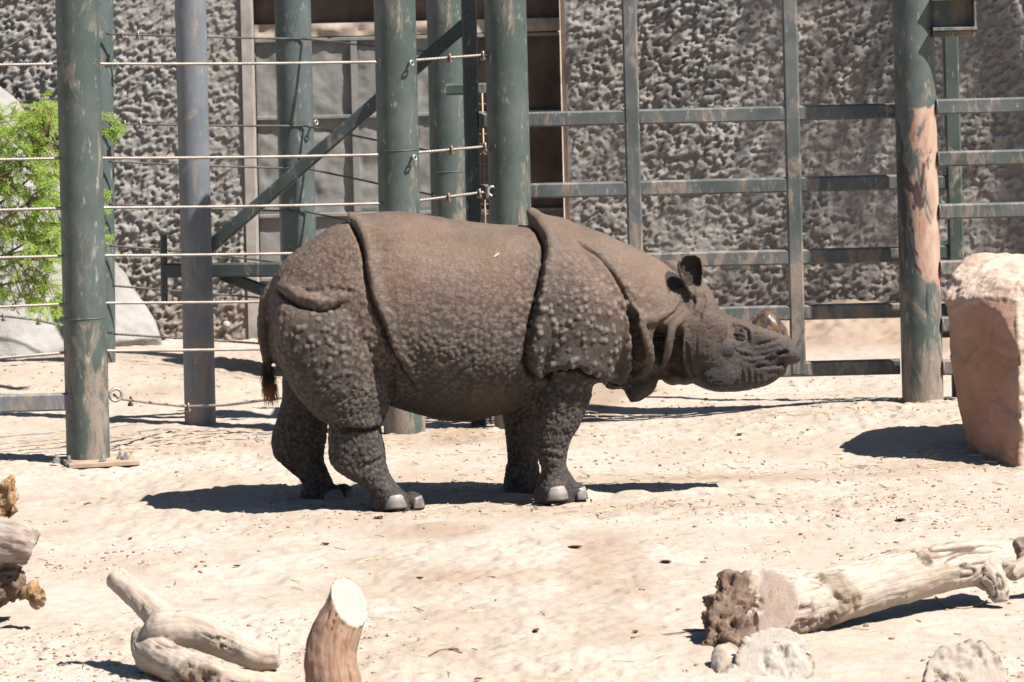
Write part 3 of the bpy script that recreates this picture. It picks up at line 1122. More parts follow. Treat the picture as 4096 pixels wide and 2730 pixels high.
# toes: outer two per foot visible, third inside
TOES = []   # (u, v, local y, radius)
for (u, v, y, r) in ((1572, 2000, YN - 0.11, .072), (1648, 2004, YN - 0.03, .064), (1560, 2000, YN + 0.11, .06),
                     (2218, 1966, YFN - 0.11, .074), (2300, 1968, YFN - 0.03, .066), (2235, 1966, YFN + 0.11, .06),
                     (1326, 1978, YF - 0.115, .068), (1372, 1974, YF - 0.02, .062), (1320, 1972, YF + 0.11, .056),
                     (2150, 1955, YFF - 0.06, .055), (2180, 1950, YFF + 0.05, .052)):
    TOES.append((u, v, y, r))
    base_parts.append(toe(u, v, y, r))

coarse = remesh(base_parts, 0.03, 3)
bv = BVHTree.FromPolygons([v.co for v in coarse.vertices], [p.vertices for p in coarse.polygons])
LCAM = to_local(CAMP)


def hit(u, v, fallback=-0.35):
    t = RT(u, v, 0.0)
    d = (t - LCAM).normalized()
    h = bv.ray_cast(LCAM, d)
    return h[0] if h[0] is not None else RT(u, v, fallback)


def mir(vf):
    V, F = vf
    return [Vector((v.x, -v.y, v.z)) for v in V], [tuple(reversed(f)) for f in F]


def roll(pts, r0, sink=0.35, both=True):
    """skin roll: tube laid on the surface along picture points; r0 list in m"""
    path = [hit(u, v) for u, v in pts]
    path = [p + Vector((0, sink * r0[i], 0)) for i, p in enumerate(path)]
    P, r = resample(path, r0, 0.015)
    t = tube(P, [float(a) for a in r[:, 0]], 14)
    return [t, mir(t)] if both else [t]


extra = []
extra += roll([(2556, 1268), (2560, 1300), (2569, 1340), (2588, 1392), (2594, 1440), (2575, 1482), (2525, 1512)], [.034, .038, .040, .038, .038, .038, .034], -0.5)
extra += roll([(2748, 1244), (2722, 1272), (2695, 1298), (2671, 1345), (2664, 1395), (2656, 1436), (2642, 1466)], [.018, .030, .038, .041, .039, .034, .024], -0.5)
extra += roll([(2812, 1165), (2786, 1225), (2757, 1278), (2734, 1313), (2731, 1366), (2740, 1428), (2752, 1480), (2758, 1510)], [.018, .026, .032, .034, .030, .026, .02, .008], 0.25)
extra += roll([(2544, 1247), (2566, 1272), (2600, 1280), (2640, 1264), (2672, 1240), (2700, 1205), (2712, 1165)], [.02, .032, .034, .032, .028, .024, .016], 0.05)
# jowl, throat folds and hanging bib
def hang(pts, ths, depth=0.06):
    """flat hanging lobe on the midline: list of (u, v top, v bottom), half thickness"""
    return slab([(u, t, b, w) for (u, t, b), w in zip(pts, ths)], 0.45, 0.7, 0.8, 20)


extra.append(hang([(2478, 1500, 1548), (2500, 1480, 1590), (2520, 1470, 1616), (2558, 1470, 1611), (2600, 1470, 1582), (2622, 1475, 1556), (2633, 1490, 1528)], [.04, .07, .085, .09, .085, .07, .03]))
extra.append(ellipsoid(RT(2465, 1535), .09, .16, .05))
extra.append(ellipsoid(RT(2655, 1478), .055, .14, .045))
extra.append(ellipsoid(RT(2688, 1500), .075, .16, .062))
extra.append(ellipsoid(RT(2735, 1505), .08, .17, .05))
# brow, cheek and snout masses
for (u, v, rx, ry, rz, sink) in ((2950, 1312, .07, .035, .035, .0), (2880, 1500, .11, .04, .09, .015), (2900, 1400, .06, .03, .05, .01), (3030, 1350, .09, .03, .06, .012), (3150, 1420, .06, .03, .035, .012), (2850, 1320, .10, .035, .10, .02)):
    c = hit(u, v)
    for s in (1, -1):
        extra.append(ellipsoid((c.x, (c.y + sink) * s, c.z), rx, ry, rz))
extra.append(ellipsoid(RT(3106, 1480), .052, .09, .036))
extra.append(ellipsoid(RT(3122, 1470), .036, .08, .026))     # lower lip
extra.append(ellipsoid(RT(3188, 1418), .028, .05, .03))        # pointed upper lip
extra.append(slab([(2950, 1428, 1505, .168), (3040, 1430, 1500, .156), (3090, 1434, 1494, .140), (3125, 1440, 1486, .116), (3141, 1450, 1476, .075)], 0.5, 0.45, 0.45, 24))
# horn pedestal
extra.append(ellipsoid(RT(3070, 1316), .125, .11, .075, 20, 12, Matrix.Rotation(R(20), 3, 'Y')))
# shoulder hump behind the neck fold and wide shoulder mass
c = hit(2300, 1330)
for s in (1, -1):
    extra.append(ellipsoid((c.x, (c.y + 0.13) * s, c.z), .30, .17, .36))
# tail
tp = [RT(1095, 1125, 0), RT(1072, 1180, 0), RT(1056, 1260, 0), RT(1052, 1330, 0), RT(1062, 1410, 0), RT(1072, 1470, 0), RT(1080, 1530, 0)]
tp[0].x += 0.04
P, r = resample(tp, [.05, .042, .036, .032, .028, .026, .018], 0.02)
extra.append(tube(P, [float(a) for a in r[:, 0]], 12))


# ears: cupped funnels
def ear(cx, cy, cz, H, Wd, axis, face, side):
    """closed cup: outer shell and inner hollow; axis = direction of length, face = direction of opening"""
    axis = Vector(axis).normalized()
    face = (Vector(face) - axis * Vector(face).dot(axis)).normalized()
    sd = axis.cross(face)
    o = Vector((cx, cy, cz))
    n, m = 17, 12
    def pt(i, j, inner):
        t = i / m                      # 0 base .. 1 tip
        wv = Wd * (0.42 + 0.95 * math.sin(min(1, t * 1.02) * math.pi * 0.62)) * (1 if t < 0.72 else math.sqrt(max(0.02, 1 - ((t - 0.72) / 0.29) ** 2)))
        a = -1 + 2 * j / (n - 1)
        ang = a * (2.25 - 0.75 * t)    # wraps round at the base, opens at the tip
        rr = wv * (0.62 if t < 0.9 else 0.6)
        if inner:
            rr -= 0.013
        d = -face * math.cos(ang) * rr * 0.8 + sd * math.sin(ang) * rr
        return o + axis * (H * t) + d
    V, F = [], []
    for inn in (0, 1):
        for i in range(m + 1):
            for j in range(n):
                V.append(pt(i, j, inn))
    k = (m + 1) * n
    for i in range(m):
        for j in range(n - 1):
            a = i * n + j
            F.append((a, a + 1, a + n + 1, a + n))
            F.append((k + a, k + a + n, k + a + n + 1, k + a + 1))
    for i in range(m):
        for j in (0, n - 1):
            a = i * n + j
            F.append((a, a + n, k + a + n, k + a))
    for i in (0, m):
        for j in range(n - 1):
            a = i * n + j
            F.append((a, k + a, k + a + 1, a + 1))
    return V, F


ce = RT(2786, 1160, -0.17)
extra.append(ear(ce.x - 0.012, ce.y, ce.z - 0.03, 0.25, 0.104, (-0.14, -0.2, 1), (0.45, -0.89, 0), 1))
extra.append(ellipsoid((ce.x, ce.y + 0.02, ce.z - 0.03), .06, .055, .05))
cf = RT(2742, 1115, 0.12)
extra.append(ear(cf.x, cf.y, cf.z - 0.05, 0.20, 0.075, (-0.62, 0.25, 0.8), (0.3, 0.9, 0.2), -1))
body_me = remesh(base_parts + extra, 0.0085, 5)
Vb = get_co(body_me)
Nb = get_no(body_me)
bv = BVHTree.FromPolygons([v.co for v in coarse.vertices], [p.vertices for p in coarse.polygons])
full = BVHTree.FromPolygons([v.co for v in body_me.vertices], [p.vertices for p in body_me.polygons])


def hit2(u, v):
    t = RT(u, v, 0.0)
    d = (t - LCAM).normalized()
    h = full.ray_cast(LCAM, d)
    return h[0] if h[0] is not None else RT(u, v, -0.2)


def seg_dist(P, C):
    """distance, signed side in the x-z plane, parameter along curve 0..1"""
    best = np.full(len(P), 9.0)
    side = np.zeros(len(P))
    par = np.zeros(len(P))
    L = np.concatenate([[0], np.cumsum(np.linalg.norm(np.diff(C, axis=0), axis=1))])
    for i in range(len(C) - 1):
        a, b = C[i], C[i + 1]
        ab = b - a
        t = np.clip(((P - a) @ ab) / (ab @ ab), 0, 1)
        q = a + t[:, None] * ab
        d = np.linalg.norm(P - q, axis=1)
        s = ab[0] * (P[:, 2] - a[2]) - ab[2] * (P[:, 0] - a[0])
        m = d < best
        best[m] = d[m]
        side[m] = np.sign(s[m])
        par[m] = (L[i] + t[m] * (L[i + 1] - L[i])) / L[-1]
    return best, side, par


crease_tot = np.zeros(len(Vb))


def crease(pts, depth, wv, lip=0.0, wl=0.06, sink=0.0, ws=0.08, lipside=1, taper=(0.1, 0.1), rng=0.3, mirror=True, top=False):
    """fold along picture points: a narrow valley, a rolled lip on one side, a sunk strip on the other"""
    global Vb, crease_tot
    c = [hit2(u, v) for u, v in pts]
    if top:                      # carry the fold over the back to the midline
        c[0] = Vector((c[0].x - 0.01, 0.0, c[0].z + 0.03))
    P, _ = resample(c, [0.0] * len(c), 0.03)
    C = np.array([list(p) for p in P])
    for sgn in ((1, -1) if mirror else (1,)):
        Q = C.copy()
        Q[:, 1] *= sgn
        lo, hi = Q.min(0) - rng, Q.max(0) + rng
        idx = np.where(np.all((Vb > lo) & (Vb < hi), axis=1))[0]
        if not len(idx):
            continue
        d, s, t = seg_dist(Vb[idx], Q)
        tp_ = sstep(0, max(taper[0], 1e-3), t) * sstep(0, max(taper[1], 1e-3), 1 - t)
        if top:
            tp_ = sstep(0, max(taper[1], 1e-3), 1 - t)
        s = s * lipside
        wob = 1 + 0.25 * vnoise(Vb[idx, 0] * 9, Vb[idx, 1] * 9, Vb[idx, 2] * 9, 90)
        dd = -depth * np.exp(-(d / wv) ** 2)
        pos = s > 0
        dd = dd + np.where(pos, lip * wob * (np.exp(-((d - 0.55 * wl) / (0.55 * wl)) ** 2)), -sink * np.exp(-d / ws))
        Vb[idx] += Nb[idx] * (dd * tp_)[:, None]
        crease_tot[idx] = np.maximum(crease_tot[idx], np.exp(-(d / (wv * 1.6)) ** 2) * tp_)


FA = [(1392, 876), (1421, 921), (1444, 979), (1456, 1042), (1466, 1106), (1480, 1183), (1504, 1246), (1529, 1310), (1552, 1374), (1587, 1438), (1628, 1502), (1673, 1572)]
FB = [(2106, 880), (2150, 919), (2172, 966), (2173, 1012), (2165, 1075), (2153, 1144), (2139, 1213), (2127, 1276), (2117, 1339), (2111, 1403), (2111, 1460), (2123, 1496), (2152, 1522), (2176, 1518), (2200, 1497), (2240, 1490), (2313, 1484), (2348, 1500), (2394, 1521), (2451, 1534), (2498, 1521), (2528, 1483), (2540, 1431)]
FC = [(2262, 930), (2300, 955), (2340, 986), (2394, 1024), (2428, 1058), (2462, 1104), (2491, 1156), (2514, 1213), (2528, 1276), (2536, 1334), (2541, 1403), (2540, 1450)]
FD = [(1100, 1150), (1118, 1172), (1159, 1195), (1210, 1218), (1274, 1234), (1332, 1227), (1376, 1211), (1410, 1200)]
crease(FA, 0.050, 0.012, 0.022, 0.07, 0.012, 0.10, 1, (0.02, 0.06), top=True)
crease(FB, 0.062, 0.014, 0.026, 0.09, 0.026, 0.12, 1, (0.02, 0.04), top=True)
crease([(2505, 1180), (2530, 1260), (2542, 1340), (2547, 1420), (2538, 1480)], 0.10, 0.024, 0, 0.05, 0, 0.05, 1, (0.3, 0.15))
crease(FC, 0.060, 0.016, 0.014, 0.06, 0.012, 0.06, -1, (0.28, 0.05))
crease(FD, 0.040, 0.013, 0.030, 0.07, 0.020, 0.09, 1, (0.10, 0.22))
# thigh front edge against the flank, knee pad lower edge
crease([(1500, 1235), (1530, 1310), (1556, 1390), (1566, 1470), (1568, 1540), (1562, 1600)], 0.03, 0.02, 0, 0.05, 0.0, 0.05, 1, (0.3, 0.2))
crease([(1310, 1688), (1355, 1706), (1402, 1717), (1468, 1719), (1513, 1704), (1532, 1680)], 0.022, 0.013, 0.012, 0.05, 0.012, 0.05, 1, (0.1, 0.1))
# small creases on rump and neck, leg wrinkles
for pts, dpt in (([(1110, 1120), (1160, 1150), (1230, 1165), (1300, 1160), (1380, 1165), (1440, 1185)], 0.007), ([(1260, 1145), (1330, 1150), (1400, 1165), (1455, 1180)], 0.006),
                 ([(1440, 1870), (1490, 1850), (1535, 1820)], 0.014), ([(2150, 1800), (2200, 1822), (2262, 1832)], 0.008), ([(2155, 1850), (2205, 1866), (2268, 1862)], 0.009), ([(2150, 1765), (2190, 1790), (2230, 1790)], 0.007),
                 ([(1120, 1105), (1112, 1160), (1108, 1230)], 0.012), ([(2480, 1130), (2530, 1185), (2560, 1240)], 0.008), ([(2600, 1130), (2560, 1180), (2545, 1235)], 0.010),
                 ([(2700, 1130), (2716, 1170), (2700, 1215), (2660, 1260)], 0.014), ([(2740, 1150), (2748, 1190), (2730, 1240)], 0.012), ([(2770, 1180), (2776, 1210), (2764, 1250)], 0.012), ([(2500, 1000), (2560, 1040), (2640, 1080)], 0.004),
                 ([(2060, 1480), (2080, 1500), (2092, 1530)], 0.010), ([(1590, 1610), (1650, 1625), (1720, 1620)], 0.006)):
    crease(pts, dpt, 0.013, dpt * 0.5, 0.04, 0, 0.05, 1, (0.3, 0.3), rng=0.12)
# head: mouth, nostril, eye folds, cheek wrinkles
crease([(3010, 1470), (3060, 1464), (3105, 1459), (3150, 1448)], 0.022, 0.009, 0.006, 0.03, 0, 0.04, 1, (0.25, 0.2), rng=0.1)
crease([(3108, 1418), (3130, 1414), (3155, 1402)], 0.034, 0.011, 0.010, 0.035, 0, 0.03, 1, (0.2, 0.2), rng=0.08)
for pts, dpt in (([(2915, 1362), (2938, 1388), (2975, 1388), (2995, 1362)], 0.006),
                 ([(2925, 1310), (2960, 1305), (2990, 1322), (3000, 1350)], 0.008), ([(2900, 1330), (2915, 1370), (2955, 1410), (3010, 1430)], 0.009), ([(2935, 1400), (2990, 1425), (3060, 1420), (3110, 1400)], 0.007),
                 ([(2960, 1440), (3010, 1452), (3070, 1436), (3120, 1430)], 0.007), ([(2990, 1300), (2992, 1340), (3000, 1385)], 0.009), ([(3000, 1390), (3060, 1372), (3130, 1352)], 0.007), ([(3010, 1408), (3070, 1398), (3140, 1376)], 0.006),
                 ([(2960, 1440), (2970, 1490), (2972, 1545)], 0.008), ([(2988, 1460), (2996, 1505), (2994, 1552)], 0.008), ([(3014, 1480), (3022, 1520), (3016, 1550)], 0.008), ([(3036, 1488), (3044, 1515), (3040, 1545)], 0.007), ([(2935, 1450), (2942, 1500), (2940, 1550)], 0.006),
                 ([(2800, 1160), (2822, 1190), (2810, 1240), (2790, 1290)], 0.010), ([(2745, 1340), (2752, 1420), (2775, 1500), (2785, 1550)], 0.016), ([(2650, 1290), (2640, 1350), (2625, 1420), (2615, 1470)], 0.11), ([(2715, 1300), (2705, 1370), (2700, 1440), (2712, 1500)], 0.085)):
    crease(pts, dpt, 0.0095 if dpt < 0.02 else 0.024, dpt * 0.6 if dpt < 0.02 else 0.0, 0.028, 0, 0.03, 1, (0.25, 0.25), rng=0.1)

set_co(body_me, Vb)
Nb = get_no(body_me)
# ---- skin texture in real relief
X, Y_, Z = Vb[:, 0], Vb[:, 1], Vb[:, 2]


def blob(u, v, ru, rv):
    c = RT(u, v, -0.4)
    k = 672.0
    return np.exp(-((X - c.x) / (ru / k)) ** 2 - ((Z - c.z) / (rv / k)) ** 2)


big_w = np.clip(1.15 * blob(2220, 1300, 170, 230) + 0.9 * blob(2420, 1420, 190, 190) + 0.9 * blob(1280, 1360, 230, 210) + 0.35 * blob(2480, 1230, 90, 150), 0, 1)
mid_w = np.clip(0.85 * blob(1880, 1380, 330, 230) + 0.6 * blob(1420, 1480, 280, 220) + 0.5 * blob(1330, 1050, 250, 150) + 0.3 * blob(2300, 1120, 220, 160) + 0.05, 0, 1)
leg_w = np.clip(1.1 * blob(1480, 1610, 150, 130) + blob(1450, 1900, 190, 220) + blob(2250, 1720, 160, 220) + blob(1200, 1850, 170, 220) + blob(2080, 1850, 130, 220), 0, 1)
headm = sstep(RT(2640, 1300).x, RT(2760, 1300).x, X)
big_w *= 1 - headm
mid_w *= 1 - 0.8 * headm
P = Vb.copy()
f1, f2, rid = worley(P, 0.042, 200)
tub = np.clip(1 - (f1 / (0.34 + 0.18 * rid)) ** 2, 0, 1) * (rid > 0.15)
hh = 0.0135 * (0.5 + 0.7 * rid) * np.sqrt(tub) * big_w
g1, g2, gid = worley(P, 0.027, 300)
peb = np.clip(1 - (g1 / 0.62) ** 2, 0, 1)
hh += 0.0092 * peb * mid_w * (1 - 0.7 * big_w)
l1, l2, lid = worley(P, 0.033, 400)
cell = sstep(0.02, 0.20, l2 - l1)
hh += 0.0065 * (cell - 0.5) * leg_w + 0.002 * np.clip(1 - l1 / 0.6, 0, 1) * leg_w
wr = fbm3(P * np.array([1.0, 1.0, 1.6]), 16, 3, 500)
hh += 0.0022 * wr * (1 - 0.4 * headm) + 0.004 * fbm3(P, 5.0, 2, 520)
ridg = 1 - np.abs(vnoise(P[:, 0] * 34, P[:, 1] * 20, P[:, 2] * 34, 530))
hh -= 0.0045 * sstep(0.8, 1.0, ridg) * (0.3 + 0.9 * headm)
Vb = Vb + Nb * hh[:, None]
set_co(body_me, Vb)
attr(body_me, 'tub', np.clip(tub * big_w * (0.6 + 0.4 * rid) + 0.34 * peb * mid_w + 0.42 * cell * leg_w * (0.4 + 0.6 * lid), 0, 1))
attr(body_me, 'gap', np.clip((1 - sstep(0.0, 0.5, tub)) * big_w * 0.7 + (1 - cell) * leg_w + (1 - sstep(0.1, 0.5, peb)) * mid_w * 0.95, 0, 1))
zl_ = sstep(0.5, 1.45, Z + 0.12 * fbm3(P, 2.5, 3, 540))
attr(body_me, 'dust_shade', np.clip(zl_, 0, 1))  # height mask: dust on the back, painted shade towards belly and legs
rb = fbm3(P, 3.2, 4, 560)
attr(body_me, 'russet', sstep(0.1, 0.8, rb))
bo = sstep(0.15, 0.6, np.clip(1.2 * blob(2890, 1530, 55, 45) + 1.1 * blob(2905, 1405, 26, 26) + 0.9 * blob(3060, 1430, 150, 80), 0, 1) + 0.1 * rb)
attr(body_me, 'dark', bo)
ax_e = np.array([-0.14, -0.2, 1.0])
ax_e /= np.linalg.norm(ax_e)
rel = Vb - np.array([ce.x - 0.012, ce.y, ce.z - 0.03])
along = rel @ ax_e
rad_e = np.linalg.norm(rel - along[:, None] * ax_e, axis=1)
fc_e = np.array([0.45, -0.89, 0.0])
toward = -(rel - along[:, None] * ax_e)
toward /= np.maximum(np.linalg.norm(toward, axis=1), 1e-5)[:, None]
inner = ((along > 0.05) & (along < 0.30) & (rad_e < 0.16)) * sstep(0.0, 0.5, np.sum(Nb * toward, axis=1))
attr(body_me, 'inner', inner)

m = Mat('rhino_hide', 0.62, 0.32)
base = m.mix(m.att('dust_shade'), (0.024, 0.0205, 0.019), (0.152, 0.103, 0.071))  # dusty tan above; lower hide coloured darker to stand in for shade
n1 = m.noise(4.0, 5, 0.65)
base = m.mix(m.ramp(n1, (0.36, 0.35), (0.6, 0.0)), base, (0.034, 0.029, 0.027))
base = m.mix(m.math('MULTIPLY', m.att('russet'), 0.35), base, (0.095, 0.050, 0.026))
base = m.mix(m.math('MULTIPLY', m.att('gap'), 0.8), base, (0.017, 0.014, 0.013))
base = m.mix(m.math('MULTIPLY', m.att('tub'), 0.75), base, (0.205, 0.165, 0.135))
v1 = m.voro(95.0)
base = m.mix(m.math('MULTIPLY', m.ramp(v1, (0.1, 0.45), (0.36, 0.0)), m.math('ADD', m.math('MULTIPLY', m.att('dust_shade'), 0.75), 0.1)), base, (0.23, 0.185, 0.145))
base = m.mix(m.math('MULTIPLY', m.att('dark'), 0.75), base, (0.026, 0.022, 0.021))
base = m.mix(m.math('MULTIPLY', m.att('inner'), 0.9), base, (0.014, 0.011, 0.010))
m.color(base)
v2 = m.voro(75.0, None, 'SMOOTH_F1')
m.bump(v2, -0.006, 0.6)
v3 = m.voro(150.0, None, 'DISTANCE_TO_EDGE')
m.bump(m.ramp(v3, (0.0, 0.0), (0.12, 1.0)), 0.003, 0.7)
m.bump(m.noise(220, 3, 0.6), 0.002, 0.4)
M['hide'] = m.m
rhino = thing('rhinoceros', 'grey brown one-horned rhinoceros with armour-like folds standing on the sand', 'rhinoceros', RO)
rhino.rotation_euler = (0, 0, YAW)
body_me.polygons.foreach_set('use_smooth', [True] * len(body_me.polygons))
body_me.name = 'body'
body_me.materials.clear()
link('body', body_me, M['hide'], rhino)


def lpart(name, vf, mat, smooth=True):
    return link(name, me_make(name, vf[0], vf[1], smooth), mat, rhino)


# horn: worn stub, ridged at the base, polished on top
m = Mat('horn', 0.28, 0.5)
zz = m.noise(9, 5, 0.65, m.co((3, 3, 1)))
m.color(m.ramp(zz, (0.30, (0.015, 0.014, 0.014)), (0.50, (0.05, 0.037, 0.028)), (0.58, (0.13, 0.07, 0.027)), (0.64, (0.085, 0.062, 0.044)), (0.72, (0.03, 0.026, 0.025))))
m.bump(m.noise(30, 4, 0.6, m.co((1, 1, 0.3))), 0.006, 0.6)
M['horn'] = m.m
rows = [(2992, 1296, 1330, .05), (3006, 1282, 1335, .085), (3030, 1260, 1340, .10), (3056, 1244, 1340, .105), (3076, 1239, 1345, .105), (3098, 1252, 1350, .10), (3122, 1283, 1352, .09), (3140, 1312, 1352, .07), (3148, 1335, 1350, .03)]
hv, hf = slab(rows, 0.3, 0.75, 0.9, 28, 0.0, 3)
Ph = np.array([list(v) for v in hv])
Ph = Ph + 0.006 * np.stack([vnoise(Ph[:, 0] * 40, Ph[:, 1] * 40, Ph[:, 2] * 12, 600 + k) for k in range(3)], 1)
lpart('horn', ([Vector(p) for p in Ph], hf), M['horn'])
# eyes
me_ = Mat('eye', 0.08, 0.6)
me_.color((0.012, 0.008, 0.006))
M['eye'] = me_.m
ce_ = hit2(2957, 1350)
for s in (1, -1):
    lpart('eye', ellipsoid((ce_.x, (ce_.y + 0.000) * s, ce_.z), .024, .016, .018), M['eye'])
    lid = []
    for sg in (1, -1):
        pth = [Vector((ce_.x + 0.034 * math.cos(t), (ce_.y - 0.004 * math.sin(t)) * s, ce_.z + 0.006 + sg * 0.016 * math.sin(t) - 0.006 * math.cos(t))) for t in np.linspace(0.05, math.pi - 0.05, 12)]
        lid.append(tube(pth, [0.006 + 0.004 * math.sin(t) for t in np.linspace(0.05, math.pi - 0.05, 12)], 8))
    lpart('eyelid', merge(*lid), M['hide'])
# toenails
m = Mat('toenail', 0.45, 0.4)
zc = m.noise(18, 4, 0.6)
col = m.ramp(zc, (0.35, (0.085, 0.075, 0.068)), (0.62, (0.17, 0.15, 0.13)))
sz = m.sep('Z')
col = m.mix(m.ramp(sz, (0.012, 0.85), (0.04, 0.0)), col, (0.24, 0.135, 0.075))
col = m.mix(m.ramp(sz, (0.075, 0.0), (0.095, 0.8)), col, (0.27, 0.235, 0.205))
m.color(col)
M['nail'] = m.m
for (u, v, y, r) in TOES:
    c = RT(u, v, y)
    mid = {True: None}
    # outward direction of the toe: forward, and to the side for the outer ones
    yc_ = min((YN, YF, YFN, YFF), key=lambda q: abs(q - y) + (0 if (u < 1800) == (q in (YN, YF)) else 1))
    dy = y - yc_
    ang = math.atan2(-0.9, 0.42) if dy < -0.08 else (math.atan2(-0.35, 0.9) if dy < 0.04 else math.atan2(0.8, 0.5))
    d = Vector((math.cos(ang), math.sin(ang), 0))
    sd = Vector((-d.y, d.x, 0))
    rings = []
    zt_, zb_ = c.z + r * 0.50, c.z - r * 0.62
    zb_ = max(zb_, 0.005)
    for i in range(7):
        t = i / 6
        z = zt_ + (zb_ - zt_) * t
        out = r * (0.90 + 0.30 * math.sin(t * 1.45))
        ring = []
        for j in range(11):
            a = -1.15 + 2.3 * j / 10
            sag = -0.35 * r * (1 - math.cos(a)) * (1 - t)
            ring.append(c * 1 + Vector((0, 0, z - c.z + sag)) + d * (out * math.cos(a)) + sd * (out * 0.92 * math.sin(a)))
        for j in range(10, -1, -1):
            a = -1.15 + 2.3 * j / 10
            sag = -0.35 * r * (1 - math.cos(a)) * (1 - t)
            o2 = out * 0.72
            ring.append(c * 1 + Vector((0, 0, z - c.z + sag)) + d * (o2 * math.cos(a)) + sd * (o2 * 0.92 * math.sin(a)))
        rings.append(ring)
    lpart('toenail', loft(rings), M['nail'])
# tail tuft: strands
rnd = random.Random(5)
hv, hf = [], []
for k in range(420):
    t0 = rnd.random()
    root = RT(1064 + 16 * t0, 1440 + 100 * t0, 0) + Vector((rnd.uniform(-.022, .022), rnd.uniform(-.025, .025), 0))
    L = rnd.uniform(.07, .15)
    tip = root + Vector((rnd.uniform(-.03, .045), rnd.uniform(-.035, .035), -L))
    midp = (root + tip) / 2 + Vector((rnd.uniform(-.01, .01), rnd.uniform(-.01, .01), 0))
    w = 0.0022
    b = len(hv)
    for p, ww in ((root, w), (midp, w), (tip, 0.0004)):
        hv += [p + Vector((-ww, ww, 0)), p + Vector((ww, ww, 0)), p + Vector((0, -ww, 0))]
    for i in (0, 1):
        for j in range(3):
            q = (j + 1) % 3
            hf.append((b + i * 3 + j, b + i * 3 + q, b + i * 3 + 3 + q, b + i * 3 + 3 + j))
m = Mat('tail_hair', 0.6, 0.3)
zc = m.sep('Z')
m.color(m.ramp(zc, (RT(1080, 1575).z, (0.30, 0.12, 0.035)), (RT(1080, 1520).z, (0.03, 0.022, 0.018))))
M['hair'] = m.m
tuft = lpart('tail_tuft', (hv, hf), M['hair'])
tuft['kind'] = 'stuff'
# pale seed leaf lying on the back
c = hit2(1986, 1020)
cw = RO + EX * c.x + EY * c.y + Vector((0, 0, c.z))
rot = Matrix.Rotation(R(-32), 3, 'Y')
lv = [rot @ Vector((x, 0.0, z)) + cw + Vector((0, -0.012, 0)) for x, z in ((-.024, 0), (-.008, .0045), (.012, .004), (.026, 0), (.010, -.004), (-.01, -.0045))]
lv += [v + Vector((0, 0.004, 0)) for v in lv]
M['seed'] = mat_plain('straw_yellow', (0.75, 0.68, 0.42), 0.6)
solo('fallen_leaf', (lv, [(0, 1, 2, 3, 4, 5), (11, 10, 9, 8, 7, 6)] + [(i, (i + 1) % 6 + 0, (i + 1) % 6 + 6, i + 6) for i in range(6)]), M['seed'], 'tiny pale yellow leaf stuck to the rhinoceros flank', 'leaf', smooth=False)
# ------------------------------------------------------------------ boulders
def hull_rock(pts, voxel, amp, freq, seed, strata=0.0, facet=0.0):
    bm = bmesh.new()
    for p in pts:
        bm.verts.new(p)
    bmesh.ops.convex_hull(bm, input=bm.verts)
    loose = [v for v in bm.verts if not v.link_faces]
    bmesh.ops.delete(bm, geom=loose, context='VERTS')
    bm.verts.index_update()
    V = [v.co.copy() for v in bm.verts]
    F = [tuple(v.index for v in f.verts) for f in bm.faces]
    bm.free()
    me_ = remesh([(V, F)], voxel, 1)
    P = get_co(me_)
    N = get_no(me_)
    h = amp * fbm3(P, freq, 5, seed)
    if facet:
        f1, f2, rid = worley(P + 0.04 * np.stack([vnoise(P[:, 0] * 6, P[:, 1] * 6, P[:, 2] * 6, seed + k) for k in range(3)], 1), facet, seed)
        h = h + 0.035 * (rid - 0.5) * sstep(0.0, 0.12, f2 - f1)
    if strata:
        h = h + strata * vnoise(P[:, 0] * 2, P[:, 1] * 2, P[:, 2] * 45 + 3 * vnoise(P[:, 0] * 3, P[:, 1] * 3, P[:, 2] * 3, seed), seed + 9)
    set_co(me_, P + N * h[:, None])
    return me_


def put_mesh(name, me_, mat, label, cat, base, group=None):
    P = get_co(me_)
    set_co(me_, P - np.array(base))
    me_.polygons.foreach_set('use_smooth', [True] * len(me_.polygons))
    me_.materials.clear()
    me_.name = name
    o = link(name, me_, mat, None, base)
    return tag(o, label, cat, group)


m = Mat('red_sandstone', 0.9, 0.15)
a = m.noise(1.8, 6, 0.65)
col = m.ramp(a, (0.34, (0.2680, 0.1480, 0.1000)), (0.52, (0.3360, 0.2120, 0.1520)), (0.68, (0.4000, 0.2760, 0.2080)))
b = m.noise(3.0, 5, 0.6, m.co((0.5, 0.5, 7)))
col = m.mix(m.ramp(b, (0.4, 0.0), (0.65, 0.4)), col, (0.2640, 0.1600, 0.1200))
col = m.mix(m.math('MULTIPLY', m.att('broken'), 0.8), col, m.ramp(m.noise(6, 5, 0.65), (0.35, (0.36, 0.27, 0.21)), (0.65, (0.46, 0.37, 0.30))))  # pale fracture colour, also painting the sunlit look of top and right faces
m.color(col)
m.bump(b, 0.008, 0.35)
m.bump(m.noise(28, 5, 0.65), 0.012, 0.6)
M['sandstone'] = m.m
RP = [D(2222, 600, 26.95), D(2262, 592, 26.9), D(2353, 588, 26.95), D(2480, 590, 27.0), D(2520, 640, 26.6), D(2190, 645, 26.75), D(2172, 690, 26.62), D(2172, 715, 26.6),
      D(2255, 690, 26.28), D(2300, 720, 26.12), D(2336, 660, 26.15), D(2340, 800, 25.98), D(2345, 930, 25.96), D(2342, 1075, 25.95), D(2500, 700, 26.2), D(2500, 1080, 26.15),
      D(2182, 800, 26.62), D(2200, 905, 26.6), D(2220, 1010, 26.58), D(2238, 1050, 26.55), D(2275, 1068, 26.3), D(2232, 620, 27.35), D(2240, 1000, 27.35), D(2520, 620, 27.5), D(2520, 1000, 27.5)]
rock = hull_rock(RP, 0.011, 0.010, 4.0, 700, 0.002, 0.35)
Pk = get_co(rock)
Nk = get_no(rock)
